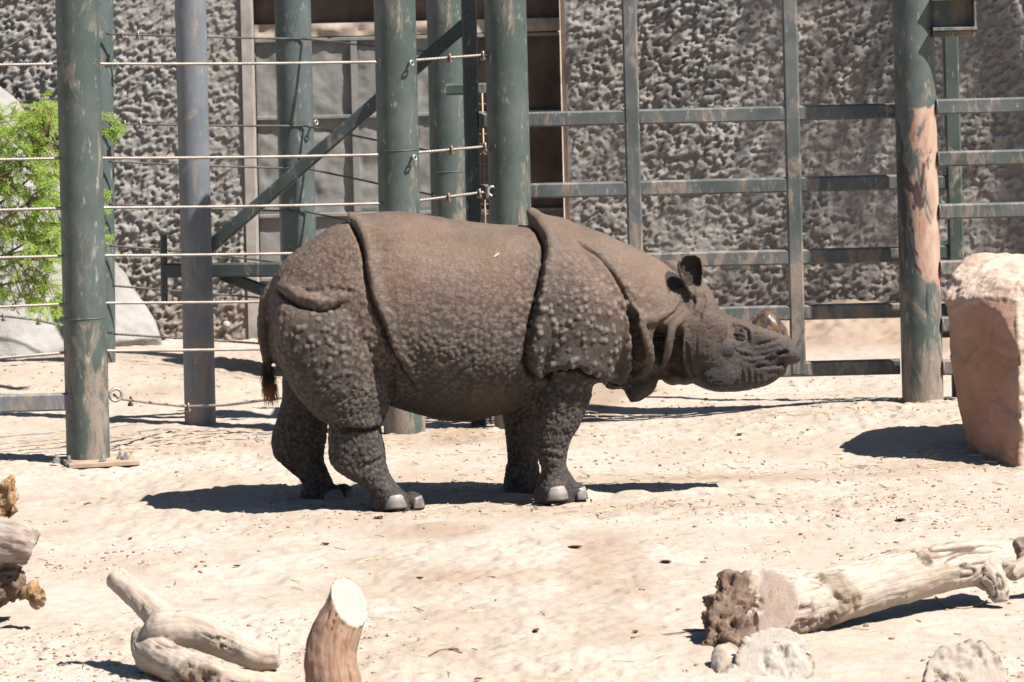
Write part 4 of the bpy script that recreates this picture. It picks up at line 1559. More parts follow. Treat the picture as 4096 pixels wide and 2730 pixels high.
lim = D(2250, 705, 26.3).z + 0.05 * fbm3(Pk, 5, 3, 705)
brk_lit = sstep(-0.015, 0.015, Pk[:, 2] - lim)  # rough broken faces; the mask also carries their painted sunlit paleness
brk_lit = np.maximum(brk_lit, sstep(0.0, 0.02, Pk[:, 0] - D(2338, 800, 26.0).x + 0.02 * fbm3(Pk, 6, 2, 706)))
w1, w2, wi = worley(Pk * np.array([1, 1, 1.4]), 0.12, 707)
set_co(rock, Pk + Nk * (brk_lit * (0.010 + 0.014 * (wi - 0.5) * sstep(0, .15, w2 - w1) + 0.007 * fbm3(Pk, 12, 4, 708)))[:, None])
attr(rock, 'broken', brk_lit)
c = D(2330, 1060, 26.6)
put_mesh('sandstone_boulder', rock, M['sandstone'], 'big broken reddish sandstone boulder standing in front of the rail fence', 'boulder', Vector((c.x, 26.6, gz(c.x, 26.6) - 0.02)))

m = Mat('pale_boulder', 0.85, 0.2)
a = m.noise(2.2, 5, 0.6)
m.color(m.ramp(a, (0.35, (0.2045, 0.1883, 0.1722)), (0.65, (0.2691, 0.2556, 0.2395))))
m.bump(m.noise(7, 6, 0.65), 0.05, 0.6)
M['paleboulder'] = m.m
BP = [D(-120, 150, 35.3), D(0, 195, 35.2), D(35, 225, 35.0), D(-120, 260, 34.4), D(90, 330, 35.0), D(40, 420, 34.5), D(170, 440, 35.2), D(240, 560, 35.2), D(150, 600, 34.4), D(268, 625, 35.1), D(300, 690, 34.9), D(345, 748, 34.8), D(372, 778, 34.7),
      D(200, 790, 34.1), D(60, 820, 33.7), D(-150, 840, 33.5), D(380, 830, 34.9), D(120, 870, 34.2), D(-150, 880, 33.7), D(-150, 160, 35.9), D(300, 760, 35.85), D(30, 215, 35.85)]
boul = hull_rock(BP, 0.03, 0.05, 1.6, 720, 0.0, 0.0)
c = D(60, 800, 34.4)
put_mesh('pale_boulder', boul, M['paleboulder'], 'pale smooth grey boulder leaning on the stucco wall behind the shrub', 'boulder', Vector((c.x, 34.6, gz(c.x, 34.6) - 0.05)))

# ------------------------------------------------------------------ shrub (feathery leaves) and the shade tree on the right
def leaf_mat(name, c0, c1, trans=0.45):
    m = Mat(name, 0.55, 0.25)
    a = m.noise(3.0, 3, 0.5)
    col = m.ramp(a, (0.35, c0), (0.65, c1))
    m.color(col)
    tr = m.n('BsdfTranslucent')
    m.l(m.mix(0.35, col, (0.5, 0.75, 0.12)), tr.inputs['Color'])
    mx = m.n('MixShader')
    mx.inputs[0].default_value = trans
    out = m.t.nodes['Material Output']
    m.l(m.b.outputs[0], mx.inputs[1])
    m.l(tr.outputs[0], mx.inputs[2])
    m.l(mx.outputs[0], out.inputs['Surface'])
    return m.m


M['feather'] = leaf_mat('feathery_leaf', (0.17, 0.28, 0.028), (0.27, 0.40, 0.055), 0.5)
M['bark'] = mat_plain('brown_twig', (0.16, 0.10, 0.065), 0.85, 0.2, 0, 0.3, 20)
rnd = random.Random(11)
SHY = 31.2
sroot = Vector((D(-190, 900, SHY).x, SHY, 0))
sroot.z = gz(sroot.x, sroot.y)
shrub = thing('feathery_shrub', 'bright green feathery shrub spreading behind the bolted green post', 'shrub', sroot)
stem_parts, LV, LF = [], [], []


def leaflet(p, d, L, w, nrm):
    s = d.cross(nrm).normalized() * w
    b = len(LV)
    LV.extend([p, p + d * (L * 0.5) + s, p + d * L, p + d * (L * 0.5) - s])
    LF.append((b, b + 1, b + 2, b + 3))


def frond(p0, d0, L):
    """thin twig with two rows of narrow leaflets"""
    pts = [p0]
    d = d0.normalized()
    n = 9
    for k in range(n):
        d = (d + Vector((rnd.uniform(-.16, .16), rnd.uniform(-.2, .2), rnd.uniform(-.2, .08)))).normalized()
        pts.append(pts[-1] + d * (L / n))
    stem_parts.append(tube(pts, [0.0035 * (1 - 0.7 * i / n) for i in range(n + 1)], 4))
    nl = int(L / 0.0055)
    for k in range(nl):
        t = k / nl * n
        i = min(n - 1, int(t))
        p = pts[i].lerp(pts[i + 1], t - i)
        d = (pts[i + 1] - pts[i]).normalized()
        nrm = Vector((rnd.uniform(-.4, .4), -0.5 + rnd.uniform(-.4, .4), 0.8)).normalized()
        s = d.cross(nrm).normalized() * (1 if k % 2 else -1)
        dd = (s * 0.85 + d * rnd.uniform(0.3, 0.8) + Vector((0, 0, rnd.uniform(-.35, .1)))).normalized()
        leaflet(p, dd, rnd.uniform(0.028, 0.05), rnd.uniform(0.003, 0.0048), nrm)


limbs = [((-30, 300), 31.1), ((60, 280), 31.4), ((110, 330), 31.0), ((120, 430), 31.3), ((60, 470), 30.9), ((110, 560), 31.2), ((40, 600), 31.0), ((-20, 420), 30.8), ((100, 640), 31.3), ((10, 520), 31.5), ((150, 300), 31.6), ((250, 275), 31.5), ((225, 470), 31.5), ((228, 530), 31.6), ((70, 370), 31.6)]
LIMB = []
for (tx, ty), Yt in limbs:
    tip = D(tx, ty, Yt)
    start = sroot + Vector((rnd.uniform(-.05, .05), rnd.uniform(-.05, .05), 0.25 + 0.35 * (tip.z - 0.3)))
    if start.z < 0.05:
        start.z = 0.05
    mid = start.lerp(tip, 0.5) + Vector((rnd.uniform(-.05, .05), rnd.uniform(-.1, .1), rnd.uniform(0.05, 0.16)))
    P_, r_ = resample([sroot, start, mid, tip], [0.03, 0.016, 0.009, 0.004], 0.05)
    stem_parts.append(tube(P_, [float(a) for a in r_[:, 0]], 6))
    n = len(P_)
    LIMB.append(P_)
allp = [p for L_ in LIMB for p in L_[len(L_) // 4:]]
nf = 0
while nf < 760:
    if nf < 715:
        u, v = rnd.uniform(-90, 136), rnd.uniform(228, 700)
        if v < 270 and u < 40 and rnd.random() < .6:
            continue
        if u < 60 and 560 < v and rnd.random() < .55:
            continue
        if 440 < v < 520 and u < 70 and rnd.random() < .5:
            continue
        Yt, Lf = rnd.uniform(30.8, 31.6), rnd.uniform(.12, .25)
        d = Vector((rnd.uniform(-.5, 1.0), rnd.uniform(-.8, .8), rnd.uniform(-.7, .45)))
    else:
        u, v = rnd.choice([(240, 262), (250, 300), (262, 275), (230, 470), (236, 545), (225, 520), (275, 290), (232, 440)])
        u -= 22
        Yt, Lf = 31.5, rnd.uniform(.1, .17)
        d = Vector((1, rnd.uniform(-.4, .4), rnd.uniform(-.45, .35)))
    p = D(u, v, Yt)
    if rnd.random() < .5:
        q = min(allp, key=lambda a: (a - p).length)
        stem_parts.append(tube([q, q.lerp(p, .5) + Vector((0, 0, .02)), p], [.005, .004, .003], 4))
    frond(p, d, Lf)
    nf += 1
part('branches', merge(*stem_parts), M['bark'], shrub)
lo_ = part('foliage', (LV, LF), M['feather'], shrub, False)
lo_['kind'] = 'stuff'

M['treeleaf'] = leaf_mat('tree_leaf', (0.035, 0.075, 0.02), (0.07, 0.12, 0.03), 0.3)
tb = Vector((9.2, 33.6, 0))
tb.z = gz(tb.x, tb.y)
tree = thing('shade_tree', 'tall leafy tree beyond the fence that dapples the stucco wall with shade', 'tree', tb)
LV, LF, stem_parts = [], [], []
trunk_p, trunk_r = resample([tb - Vector((0, 0, .2)), tb + Vector((.1, -.1, 2.5)), tb + Vector((-.3, 0, 5)), tb + Vector((-1.0, 0.1, 8.2)), tb + Vector((-1.3, 0, 10.5))], [.24, .2, .16, .1, .04], 0.3)
stem_parts.append(tube(trunk_p, [float(a) for a in trunk_r[:, 0]], 10))
# (wall x, wall z, spread, leaves): leaf clumps hang along the sun's path to these wall patches
SHADE = [(3.0, 0.35, 0.25, 150), (3.5, 0.5, 0.25, 150), (2.6, 0.25, 0.2, 110), (2.0, 0.3, 0.2, 60), (1.75, 2.75, 0.42, 300), (2.2, 2.55, 0.38, 240), (2.75, 2.75, 0.35, 220), (3.1, 2.2, 0.45, 340), (2.95, 1.65, 0.28, 120), (3.5, 2.6, 0.35, 200), (3.55, 1.6, 0.4, 260), (4.3, 2.0, 0.5, 330), (4.5, 1.3, 0.45, 260), (2.2, 1.45, 0.20, 90), (2.55, 1.15, 0.25, 130), (2.7, 0.85, 0.2, 90), (1.2, 3.1, 0.4, 200), (3.9, 3.0, 0.5, 260), (5.2, 2.2, 0.7, 400), (5.0, 3.3, 0.7, 400)]
for (wx, wz, sp, nleaf) in SHADE:
    k = (10.2 + rnd.uniform(-1.2, 1.2) - wz) / SUN.z
    c = Vector((wx, WY, wz)) + SUN * k
    near = min(trunk_p, key=lambda p: (p - c).length + (2.0 if p.z > c.z else 0))
    stem_parts.append(tube([near, near.lerp(c, .5) + Vector((0, 0, .15)), c], [.06, .035, .012], 6))
    for i in range(int(nleaf * 0.55)):
        p = c + Vector((rnd.gauss(0, sp), rnd.gauss(0, sp * 1.2), rnd.gauss(0, sp)))
        d = Vector((rnd.uniform(-1, 1), rnd.uniform(-1, 1), rnd.uniform(-1, .3))).normalized()
        nrm = Vector((rnd.uniform(-1, 1), rnd.uniform(-1, 1), rnd.uniform(0, 1))).normalized()
        if abs(d.dot(nrm)) > 0.9:
            continue
        leaflet(p, d, rnd.uniform(0.09, 0.16), rnd.uniform(0.02, 0.035), nrm)
part('trunk', merge(*stem_parts), M['bark'], tree)
lo_ = part('crown', (LV, LF), M['treeleaf'], tree, False)
lo_['kind'] = 'stuff'

# ------------------------------------------------------------------ logs
def wood_mat(name, pale=(0.3499, 0.2916, 0.2391), mid=(0.2741, 0.2041, 0.1517), dark=(0.1517, 0.0875, 0.0496), orange=0.3, axis=(1, 1, 1), rot=(0, 0, 0)):
    m = Mat(name, 0.82, 0.2)
    g = m.noise(5.0, 6, 0.68, m.vatt('grain'), 0.3)
    col = m.ramp(g, (0.34, mid), (0.52, pale), (0.72, tuple(min(1, x * 1.1) for x in pale)))
    fine = m.noise(16.0, 4, 0.65, m.vatt('grain'))
    col = m.mix(m.ramp(fine, (0.36, 0.4), (0.52, 0.0)), col, mid)
    o = m.noise(3.5, 5, 0.65)
    col = m.mix(m.ramp(o, (0.54, 0.0), (0.66, orange)), col, (0.30, 0.165, 0.058))
    col = m.mix(m.math('MULTIPLY', m.att('crack'), 0.85), col, (0.045, 0.026, 0.016))
    lines = fine
    col = m.mix(m.math('MULTIPLY', m.att('rot'), 0.9), col, m.ramp(g, (0.35, (0.0583, 0.0361, 0.0245)), (0.65, (0.1575, 0.0962, 0.0583))))
    m.color(col)
    m.bump(g, 0.010, 0.5)
    m.bump(fine, 0.004, 0.6)
    m.bump(m.noise(60, 4, 0.6), 0.003, 0.4)
    return m.m


def log_mesh(tubes, voxel=0.009, amp=0.008, freq=9.0, seed=0, rot=None, rough=0.0, cuts=(), gnarl=0.0, after=()):
    """tubes: list of (path points, radii); rot(P) -> 0..1 mask of rotten wood; cuts: (point, normal) planes that saw wood off"""
    parts, AX = [], []
    for pts, rad in list(tubes) + list(after):
        P_, r_ = resample(pts, rad, 0.03)
        AX.append(P_)
    for pts, rad in tubes:
        P_, r_ = resample(pts, rad, 0.03)
        parts.append(tube(P_, [float(a) for a in r_[:, 0]], 20))
    me_ = remesh(parts, voxel, 3)
    if cuts:
        bm = bmesh.new()
        bm.from_mesh(me_)
        for cp, cn in cuts:
            g = bm.verts[:] + bm.edges[:] + bm.faces[:]
            res = bmesh.ops.bisect_plane(bm, geom=g, plane_co=cp, plane_no=cn, clear_outer=True)
            ed = [e for e in res['geom_cut'] if isinstance(e, bmesh.types.BMEdge)]
            bmesh.ops.holes_fill(bm, edges=ed, sides=0)
        bm.to_mesh(me_)
        bm.free()
        V = [v.co.copy() for v in me_.vertices]
        F = [tuple(p.vertices) for p in me_.polygons]
        more = []
        for pts, rad in after:
            P_, r_ = resample(pts, rad, 0.03)
            more.append(tube(P_, [float(a) for a in r_[:, 0]], 20))
        me_ = remesh([(V, F)] + more, voxel, 1)
    P = get_co(me_)
    N = get_no(me_)
    face = np.zeros(len(P))
    for cp, cn in cuts:
        dist = np.abs((P - np.array(cp)) @ np.array(cn))
        face = np.maximum(face, (dist < voxel * 1.2) & (N @ np.array(cn) > 0.7))
    rm = np.clip(rot(P), 0, 1) if rot else np.zeros(len(P))
    # grain coordinates: along the limb, and squeezed across it
    best = np.full(len(P), 9.0)
    gr = np.zeros((len(P), 3))
    for q, path in enumerate(AX):
        fr = frames(path)
        s_ = 0.0
        for i_, c_ in enumerate(path):
            if i_:
                s_ += (path[i_] - path[i_ - 1]).length
            rel = P - np.array(c_)
            d_ = np.linalg.norm(rel, axis=1)
            mk = d_ < best
            best[mk] = d_[mk]
            T_, N_, B_ = (np.array(v) for v in fr[i_])
            rm_ = rel[mk]
            gr[mk, 0] = s_ + rm_ @ T_ + q * 3.1
            gr[mk, 1] = (rm_ @ N_) * 9.0
            gr[mk, 2] = (rm_ @ B_) * 9.0
    ga, gb, gc = gr[:, 0], gr[:, 1], gr[:, 2]
    wv_ = 0.5 * vnoise(P[:, 0] * 6, P[:, 1] * 6, P[:, 2] * 6, seed + 20)
    g1_ = vnoise(ga * 5 + wv_, gb * 3.4 + wv_, gc * 3.4, seed + 21)
    g2_ = vnoise(ga * 9, gb * 8, gc * 8 + wv_, seed + 22)
    crk = sstep(0.80, 0.97, 1 - np.abs(g1_)) * sstep(0.05, 0.45, vnoise(ga * 4, gb * 0.9, gc * 0.9, seed + 23))
    h = amp * fbm3(P, freq, 4, seed) * (1 - 0.85 * face)
    if gnarl:
        h = h + gnarl * fbm3(P, 3.0, 2, seed + 5) * (1 - face)
    w1, w2, wid = worley(P, 0.07, seed + 3)
    h = h + rm * (0.035 * (wid - 0.6) + 0.02 * fbm3(P, 22, 3, seed + 4))
    ck = 1 - np.abs(vnoise(P[:, 0] * 14, P[:, 1] * 14, P[:, 2] * 14, seed + 8))
    h = h - 0.006 * sstep(0.93, 1.0, ck) * sstep(0.2, 0.5, vnoise(P[:, 0] * 5, P[:, 1] * 5, P[:, 2] * 5, seed + 12))
    h = h + (0.0022 * g2_ - 0.012 * crk) * (1 - face)
    set_co(me_, P + N * h[:, None])
    attr(me_, 'rot', rm * (1 - 0.9 * face))
    attr(me_, 'sawn', face)
    attr(me_, 'crack', crk * (1 - face))
    at_ = me_.attributes.new('grain', 'FLOAT_VECTOR', 'POINT')
    at_.data.foreach_set('vector', gr.astype(np.float32).ravel())
    return me_


M['wood_a'] = wood_mat('bleached_wood', axis=(1.2545, 1.2545, 0.5702), orange=0.25)
M['wood_b'] = wood_mat('bleached_log', axis=(0.2851, 1.4256, 1.4256), orange=0.15, pale=(0.3535, 0.3022, 0.2509))
M['wood_c'] = wood_mat('brown_stake_wood', pale=(0.235, 0.15, 0.10), mid=(0.13, 0.072, 0.043), axis=(3, 3, 0.6), orange=0.5)
M['wood_d'] = wood_mat('rotten_wood', pale=(0.2851, 0.2452, 0.2053), mid=(0.1882, 0.1369, 0.0998), axis=(0.3422, 1.4256, 1.4256), orange=0.45)

# sawn faces: a paler end-grain slot


def sawn_mat(name, centre, pale=(0.3928, 0.3295, 0.2788)):
    m = Mat(name, 0.85, 0.15)
    co = m.n('TexCoord')
    mp = m.n('Mapping')
    mp.inputs['Location'].default_value = (-centre[0], -centre[1], -centre[2])
    m.l(co.outputs['Object'], mp.inputs['Vector'])
    wv = m.n('TexWave')
    wv.wave_type = 'RINGS'
    wv.rings_direction = 'SPHERICAL'
    wv.inputs['Scale'].default_value = 16
    wv.inputs['Distortion'].default_value = 3.5
    wv.inputs['Detail'].default_value = 3
    m.l(mp.outputs[0], wv.inputs['Vector'])
    a = m.noise(6, 5, 0.6)
    col = m.ramp(a, (0.3, tuple(x * 0.8 for x in pale)), (0.7, pale))
    col = m.mix(m.math('MULTIPLY', wv.outputs['Fac'], 0.22), col, tuple(x * 0.55 for x in pale))
    cv = m.noise(11.0, 3, 0.6, m.co((1.6, 1.6, 0.3), (0.3, 0.5, 0.2)))
    ln = m.math('MULTIPLY', m.ramp(cv, (0.62, 0.0), (0.69, 1.0)), m.ramp(m.noise(5, 4, 0.6), (0.42, 0.0), (0.55, 1.0)))
    gr = m.noise(9.0, 5, 0.65, m.co((6, 6, 0.7)))
    col = m.mix(m.ramp(gr, (0.4, 0.5), (0.6, 0.0)), col, tuple(x * 0.62 for x in pale))
    col = m.mix(m.math('MULTIPLY', ln, 0.7), col, (0.0760, 0.0444, 0.0285))
    m.color(col)
    m.bump(m.math('SUBTRACT', 1.0, ln), 0.006, 0.6)
    m.bump(m.noise(40, 4, 0.6), 0.004, 0.5)
    return m.m


def put_log(name, me_, mat, label, cat, base, sawn=None):
    at = np.empty(len(me_.vertices), dtype=np.float32)
    me_.attributes['sawn'].data.foreach_get('value', at)
    o = put_mesh(name, me_, mat, label, cat, base)
    if sawn is not None and at.max() > 0.5:
        me_.materials.append(sawn)
        idx = np.zeros(len(me_.polygons), dtype=np.int32)
        for i, p in enumerate(me_.polygons):
            if at[p.vertices[0]] > 0.5 and at[p.vertices[2]] > 0.5:
                idx[i] = 1
        me_.polygons.foreach_set('material_index', idx)
        me_.update()
    return o


def G(u, v, Y, lift=0.0):
    p = D(u, v, Y)
    return p


# forked driftwood limb
y0 = 19.2
fk = [([D(262, 1322, 19.5), D(300, 1358, 19.45), D(345, 1400, 19.35), D(400, 1445, 19.25)], [.046, .054, .056, .075]),
      ([D(335, 1470, 19.25), D(380, 1450, 19.2), D(450, 1448, 19.2), D(530, 1478, 19.15), D(590, 1505, 19.12), D(640, 1508, 19.12)], [.05, .085, .08, .075, .070, .052]),
      ([D(328, 1452, 19.3), D(345, 1500, 19.2), D(420, 1540, 18.95), D(520, 1572, 18.8), D(640, 1590, 18.75), D(720, 1592, 18.7)], [.05, .085, .09, .082, .075, .06])]
fork = log_mesh(fk, 0.008, 0.007, 10, 800, lambda P: 0.8 * sstep(0.25, 0.7, fbm3(P, 3.3, 3, 801)) * sstep(0.0, -0.3, (P[:, 2] - D(480, 1480, 19.1).z) * 4), gnarl=0.008)
c = D(480, 1550, 19.1)
put_log('driftwood_limb', fork, M['wood_a'], 'forked bleached driftwood limb lying on the sand beside the upright stake', 'log', Vector((c.x, 19.1, gz(c.x, 19.1))))
# splinters on the stick are its own: small chips
# upright stake with slanted sawn top
s0 = D(775, 1650, 18.0)
s0.z = gz(s0.x, 18.0) - 0.05
st = [([s0, D(765, 1560, 18.05), D(765, 1480, 18.1), D(795, 1400, 18.15), D(845, 1300, 18.2)], [.125, .118, .112, .105, .11])]
cp = D(812, 1400, 18.13)
cn = Vector((0.62, -0.42, 0.66)).normalized()
stake = log_mesh(st, 0.008, 0.008, 9, 820, None, cuts=[(cp, cn)], gnarl=0.012)
put_log('wooden_stake', stake, M['wood_c'], 'upright brown wooden stake with a pale slanted sawn top', 'stake', Vector((s0.x, 18.0, s0.z + 0.05)), sawn_mat('sawn_top', cp - Vector((s0.x, 18.0, s0.z + 0.05)), (0.37, 0.325, 0.28)))
# big log with broad sawn face
lg = [([D(1700, 1400, 19.75), D(1800, 1392, 20.0), D(1900, 1372, 20.15), D(2030, 1335, 20.4), D(2180, 1302, 20.65), D(2310, 1286, 20.85)], [.19, .175, .135, .125, .118, .10]),
      ([D(2250, 1300, 20.75), D(2290, 1345, 20.7), D(2300, 1385, 20.68)], [.09, .065, .045])]
lg_after = [([D(1700, 1345, 19.95), D(1672, 1400, 19.75), D(1655, 1455, 19.62), D(1640, 1500, 19.55)], [.085, .095, .085, .05]), ([D(1745, 1330, 19.95), D(1700, 1345, 19.9), D(1680, 1370, 19.8)], [.05, .07, .06]), ([D(1705, 1440, 19.6), D(1690, 1480, 19.5), D(1680, 1510, 19.48)], [.05, .055, .03])]
cp1 = D(1800, 1400, 19.82)
cn1 = Vector((-0.24, -0.92, 0.34)).normalized()
big = log_mesh(lg, 0.009, 0.007, 8, 840, lambda P: sstep(D(1750, 1400, 19.8).x, D(1730, 1400, 19.8).x, P[:, 0] + 0.03 * fbm3(P, 8, 2, 841)) + 0.7 * sstep(0.35, 0.75, fbm3(P, 4, 3, 843)), cuts=[(cp1, cn1)], gnarl=0.008, after=lg_after)
c = D(1900, 1420, 20.2)
bb = Vector((c.x, 20.3, gz(c.x, 20.3)))
put_log('fallen_log', big, M['wood_b'], 'long bleached fallen log with a broad cracked sawn end and stub', 'log', bb, sawn_mat('sawn_end', cp1 - bb, (0.46, 0.36, 0.29)))
# short butt log in front of it
cp2 = D(1782, 1515, 18.85)
cn2 = Vector((-0.16, -0.72, 0.66)).normalized()
sb = [([cp2 - cn2 * 0.55, cp2 - cn2 * 0.25, cp2, cp2 + cn2 * 0.2], [.16, .165, .17, .17]), ([D(1668, 1500, 19.1), D(1672, 1540, 19.0), D(1700, 1600, 18.8)], [.045, .065, .09])]
butt = log_mesh(sb, 0.009, 0.008, 9, 860, lambda P: 0.5 * sstep(0.2, 0.7, fbm3(P, 4, 3, 861)), cuts=[(cp2, cn2)], gnarl=0.015)
c = D(1800, 1600, 18.8)
bb = Vector((c.x, 18.8, gz(c.x, 18.8) - 0.02))
put_log('sawn_butt', butt, M['wood_b'], 'sun-bleached sawn log butt lying against the cracked end of the long log', 'log', bb, sawn_mat('sawn_butt_face', cp2 - bb, (0.42, 0.36, 0.305)))
# cracked stump at the lower right
cp3 = D(2222, 1560, 18.4)
cn3 = Vector((0.10, -0.72, 0.66)).normalized()
rp = [([cp3 - cn3 * 0.5, cp3 - cn3 * 0.2, cp3, cp3 + cn3 * 0.2], [.19, .195, .19, .19])]
stump = log_mesh(rp, 0.009, 0.010, 10, 880, lambda P: 0.9 * sstep(0.0, 0.6, fbm3(P, 6, 3, 881)), cuts=[(cp3, cn3)], gnarl=0.01)
c = D(2230, 1640, 18.4)
bb = Vector((c.x, 18.4, gz(c.x, 18.4) - 0.02))
put_log('cracked_stump', stump, M['wood_d'], 'weathered stump with a cracked pale top near the long fallen log', 'stump', bb, sawn_mat('stump_top', cp3 - bb, (0.36, 0.30, 0.25)))
# log ends peeping in on the right
rl = [([D(2332, 1266, 21.9), D(2400, 1264, 21.95), D(2560, 1262, 22.0)], [.055, .066, .072])]
c = D(2400, 1330, 21.0)
lg2 = log_mesh(rl, 0.01, 0.006, 9, 900, lambda P: np.full(len(P), 0.7), gnarl=0.006)
put_log('brown_log', lg2, M['wood_d'], 'round brown log lying on the sand behind the tip of the long log', 'log', Vector((c.x, 21.95, gz(c.x, 21.95))))
rl = [([D(2322, 1325, 20.9), D(2360, 1300, 20.95), D(2420, 1310, 21.0), D(2560, 1360, 21.1)], [.035, .05, .06, .06]), ([D(2420, 1310, 21.0), D(2440, 1360, 21.0), D(2450, 1400, 21.0)], [.05, .05, .05])]
lg3 = log_mesh(rl, 0.01, 0.006, 9, 910, None, gnarl=0.006)
put_log('pale_branch', lg3, M['wood_a'], 'pale branch end meeting the tip of the long log before the brown log', 'branch', Vector((c.x, 21.0, gz(c.x, 21.0))))
# rotten stump at left
rs = [([D(-180, 1235, 21.0), D(-40, 1238, 20.95), D(40, 1250, 20.9), D(78, 1262, 20.9)], [.13, .125, .115, .085]),
      ([D(-120, 1330, 21.05), D(-20, 1340, 21.0), D(50, 1335, 20.95)], [.15, .14, .09])]
rot1 = log_mesh(rs, 0.009, 0.010, 8, 920, lambda P: sstep(D(40, 1288, 20.9).z, D(40, 1310, 20.9).z, P[:, 2]) + 0.75 * sstep(0.2, 0.6, fbm3(P, 5, 3, 921)) * sstep(D(30, 1250, 20.9).x, D(75, 1250, 20.9).x, P[:, 0]), gnarl=0.015)
c = D(-30, 1390, 21.0)
put_log('rotten_log', rot1, M['wood_d'], 'rotting grey log stacked on its dark decayed base beside the bare sand', 'log', Vector((c.x, 21.0, gz(c.x, 21.0))))
m = Mat('orange_rot', 0.9, 0.1)
a = m.noise(14, 5, 0.7)
m.color(m.ramp(a, (0.35, (0.0600, 0.0360, 0.0210)), (0.5, (0.2520, 0.1500, 0.0720)), (0.65, (0.3360, 0.2640, 0.1920))))
m.bump(m.noise(30, 5, 0.7), 0.012, 0.8)
M['orangerot'] = m.m
for pts, rad, lab, nm in (([D(60, 1350, 20.75), D(85, 1370, 20.72), D(98, 1385, 20.7)], [.05, .055, .035], 'crumbling orange wood chunk lying at the foot of the rotten log', 'wood_chunk'),
                          ([D(-30, 1150, 21.1), D(8, 1120, 21.1), D(22, 1110, 21.1), D(25, 1150, 21.1), D(15, 1180, 21.1), D(-20, 1200, 21.05)], [.05, .035, .03, .04, .045, .06], 'jagged orange bark lump standing on top of the rotten log', 'bark_lump')):
    mm = log_mesh([(pts, rad)], 0.007, 0.014, 22, 930, lambda P: np.full(len(P), 0.6), gnarl=0.01)
    zmin = get_co(mm)[:, 2].min()
    put_log(nm, mm, M['orangerot'], lab, 'wood', Vector((pts[0].x, pts[0].y, float(zmin))))

# ------------------------------------------------------------------ litter on the sand
rnd = random.Random(21)
M['stone'] = mat_plain('pebble', (0.2380, 0.1575, 0.1085), 0.9, 0.15, 0, 0.35, 25)
M['palestone'] = mat_plain('pale_pebble', (0.3850, 0.3290, 0.2800), 0.9, 0.15, 0, 0.2, 25)
M['leafbrown'] = mat_plain('dry_leaf', (0.0910, 0.0455, 0.0266), 0.7, 0.25, 0, 0.4, 30)
M['straw'] = mat_plain('straw', (0.3850, 0.2940, 0.1680), 0.7, 0.25, 0, 0.25, 30)
ico = bmesh.new()
bmesh.ops.create_icosphere(ico, subdivisions=1, radius=1.0)
ICV = [v.co.copy() for v in ico.verts]
ICF = [tuple(v.index for v in f.verts) for f in ico.faces]
ico.free()


def pebble_vf(p, r):
    sx, sy, sz = r * rnd.uniform(.8, 1.5), r * rnd.uniform(.7, 1.2), r * rnd.uniform(.4, .8)
    a = rnd.uniform(0, 6.28)
    V = []
    for v in ICV:
        k = 1 + rnd.uniform(-.22, .22)
        x, y, z = v.x * sx * k, v.y * sy * k, v.z * sz * k
        V.append(Vector((p.x + x * math.cos(a) - y * math.sin(a), p.y + x * math.sin(a) + y * math.cos(a), p.z + z + sz * 0.3)))
    return V, ICF


N_GR = 5200
gxs, gys = [], []
while len(gxs) < N_GR:
    Y = rnd.uniform(18.0, 34.5) if rnd.random() < 0.5 else rnd.uniform(18.0, 25)
    x = rnd.uniform(-0.15, 0.15) * Y
    d = float(vnoise2(np.array([x * 0.9]), np.array([Y * 0.7]), 31)[0])
    if rnd.random() < 0.35 + 0.9 * d:
        gxs.append(x)
        gys.append(Y)
gzs = ground_z(np.array(gxs), np.array(gys))
pv, pf, qv, qf = [], [], [], []
for x, y, z in zip(gxs, gys, gzs):
    r = 0.0045 + 0.010 * rnd.random() ** 3.5
    v, f = pebble_vf(Vector((x, y, z)), r)
    (tv, tf) = (pv, pf) if rnd.random() < 0.72 else (qv, qf)
    b = len(tv)
    tv += v
    tf += [tuple(i + b for i in g) for g in f]
for nm, vv, ff, mt, lab in (('gravel', pv, pf, 'stone', 'fine brown grit scattered over the bare sand'), ('pale_gravel', qv, qf, 'palestone', 'fine pale grit scattered over the bare sand')):
    o = link(nm, me_make(nm, vv, ff, False), M[mt])
    tag(o, lab, 'gravel')
    o['kind'] = 'stuff'
# straw and twig bits
sv, sf = [], []
sx_, sy_ = [], []
for k in range(1500):
    if rnd.random() < 0.6:
        u, v, Y, rx, ry = rnd.choice([(1750, 1750, 28.0, .9, .45), (2550, 1900, 25.9, 1.0, .3), (3850, 1850, 26.2, .6, .25), (2300, 2010, 24.5, .8, .2), (700, 1760, 28.4, .8, .5), (1100, 1550, 31.6, .8, .4), (3700, 1650, 28.4, .8, .3)])
        c = W(u, v, Y)
        x, y = rnd.gauss(c.x, rx), rnd.gauss(Y, ry)
    else:
        y = rnd.uniform(18, 33)
        x = rnd.uniform(-.14, .14) * y
    sx_.append(x)
    sy_.append(y)
szs = ground_z(np.array(sx_), np.array(sy_))
for x, y, z in zip(sx_, sy_, szs):
    a, L, w = rnd.uniform(0, 3.14), rnd.uniform(.03, .12), rnd.uniform(.0012, .0026)
    d = Vector((math.cos(a), math.sin(a), rnd.uniform(-.1, .1))) * (L / 2)
    s = Vector((-math.sin(a), math.cos(a), 0)) * w
    p = Vector((x, y, z + 0.005))
    b = len(sv)
    sv += [p - d - s, p - d + s, p + d + s, p + d - s, p - d + Vector((0, 0, w * 2)), p + d + Vector((0, 0, w * 2))]
    sf += [(b, b + 3, b + 5, b + 4), (b + 1, b + 4, b + 5, b + 2), (b, b + 4, b + 1), (b + 3, b + 2, b + 5), (b, b + 1, b + 2, b + 3)]
o = link('straw', me_make('straw', sv, sf, False), M['straw'])
tag(o, 'dry straw bits strewn thinly over the sand', 'straw')
o['kind'] = 'stuff'


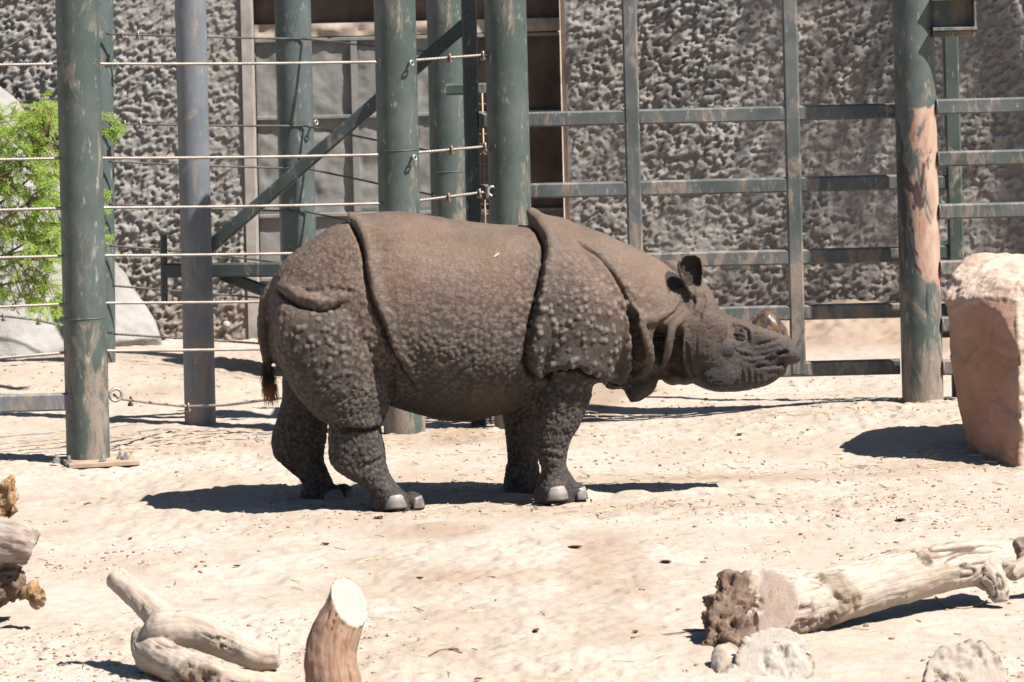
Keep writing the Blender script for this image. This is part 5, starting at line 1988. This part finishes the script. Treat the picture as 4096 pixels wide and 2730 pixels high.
# single dry leaves, stones and sticks that can be told apart
def leaf_vf(p, L, a, curl):
    V, F = [], []
    n = 6
    for i in range(n + 1):
        t = i / n
        w = 0.27 * L * math.sin(math.pi * min(1, t * 0.92 + 0.06))
        x = (t - 0.5) * L
        z = 0.006 + curl * L * (2 * t - 1) ** 2
        for s, dz in ((-1, 0.35 * w), (0, 0.0), (1, 0.35 * w)):
            V.append(Vector((x, s * w, z + dz)))
    m_ = len(V)
    V += [v - Vector((0, 0, 0.0025)) for v in V]
    for i in range(n):
        for j in (0, 1):
            q = i * 3 + j
            F.append((q, q + 1, q + 4, q + 3))
            F.append((m_ + q, m_ + q + 3, m_ + q + 4, m_ + q + 1))
    rot = Matrix.Rotation(a, 3, 'Z')
    return [rot @ v + p for v in V], F


def at_ground(u, v):
    """walk the sight line to the sand; disp coordinates"""
    r = ray(u * DS, v * DS)
    Y = CAM_H / -r.z
    for _ in range(4):
        Y = (CAM_H - gz(r.x * Y, Y)) / -r.z
    return Vector((r.x * Y, Y, gz(r.x * Y, Y)))


for (u, v, L) in ((1322, 1262, .055), (748, 1253, .04), (1042, 1497, .05), (1100, 1568, .03), (1530, 1290, .045), (965, 1330, .03), (195, 1157, .03), (545, 1305, .03), (2070, 1195, .05), (1232, 1455, .04), (1700, 1000, .05), (870, 1192, .06), (1460, 1455, .035), (1840, 1230, .03), (1130, 1330, .03), (300, 1240, .03)):
    p = at_ground(u, v)
    solo('dry_leaf', leaf_vf(p, L * 1.5, rnd.uniform(-1.4, 1.4), rnd.uniform(-.05, .12)), M['leafbrown'], 'curled dark brown dry leaf lying on the sand', 'leaf', 'dry leaves on the sand')
for (u, v, r) in ((2275, 1218, .018), (2060, 1248, .016), (1690, 1325, .014), (2200, 1232, .02), (1790, 1248, .012), (1475, 1365, .014), (1150, 1270, .012), (690, 1150, .02), (150, 1200, .015), (1960, 1260, .012), (2120, 1235, .014), (2240, 1560 - 60, .012), (1990, 1440, .016), (2050, 1470, .014), (1010, 1335, .012), (850, 1320, .011), (205, 1158, .016), (500, 1220, .012), (1600, 1530, .013), (1560, 1400, .012), (940, 1090 + 80, .012)):
    p = at_ground(u, v)
    solo('pebble', pebble_vf(p, r), M['stone'], 'loose reddish brown pebble on the open sand', 'pebble', 'pebbles on the open sand', smooth=False)
for pts, lab in (([(1450, 1468), (1520, 1462), (1600, 1452), (1640, 1449)], 'long thin grey twig lying flat left of the sawn log butt'), ([(2150, 1372), (2175, 1395), (2230, 1398), (2290, 1370), (2295, 1360)], 'thin pale forked twig lying before the stub of the long log'), ([(985, 1508), (1010, 1500), (1040, 1495), (1062, 1502)], 'short dark curled twig on the open sand')):
    P_ = [at_ground(u, v) + Vector((0, 0, 0.006)) for u, v in pts]
    P_, r_ = resample(P_, [0.003] * len(P_), 0.03)
    solo('twig', tube(P_, 0.0035, 6), M['bark'] if 'dark' in lab or 'grey' in lab else M['straw'], lab, 'twig')
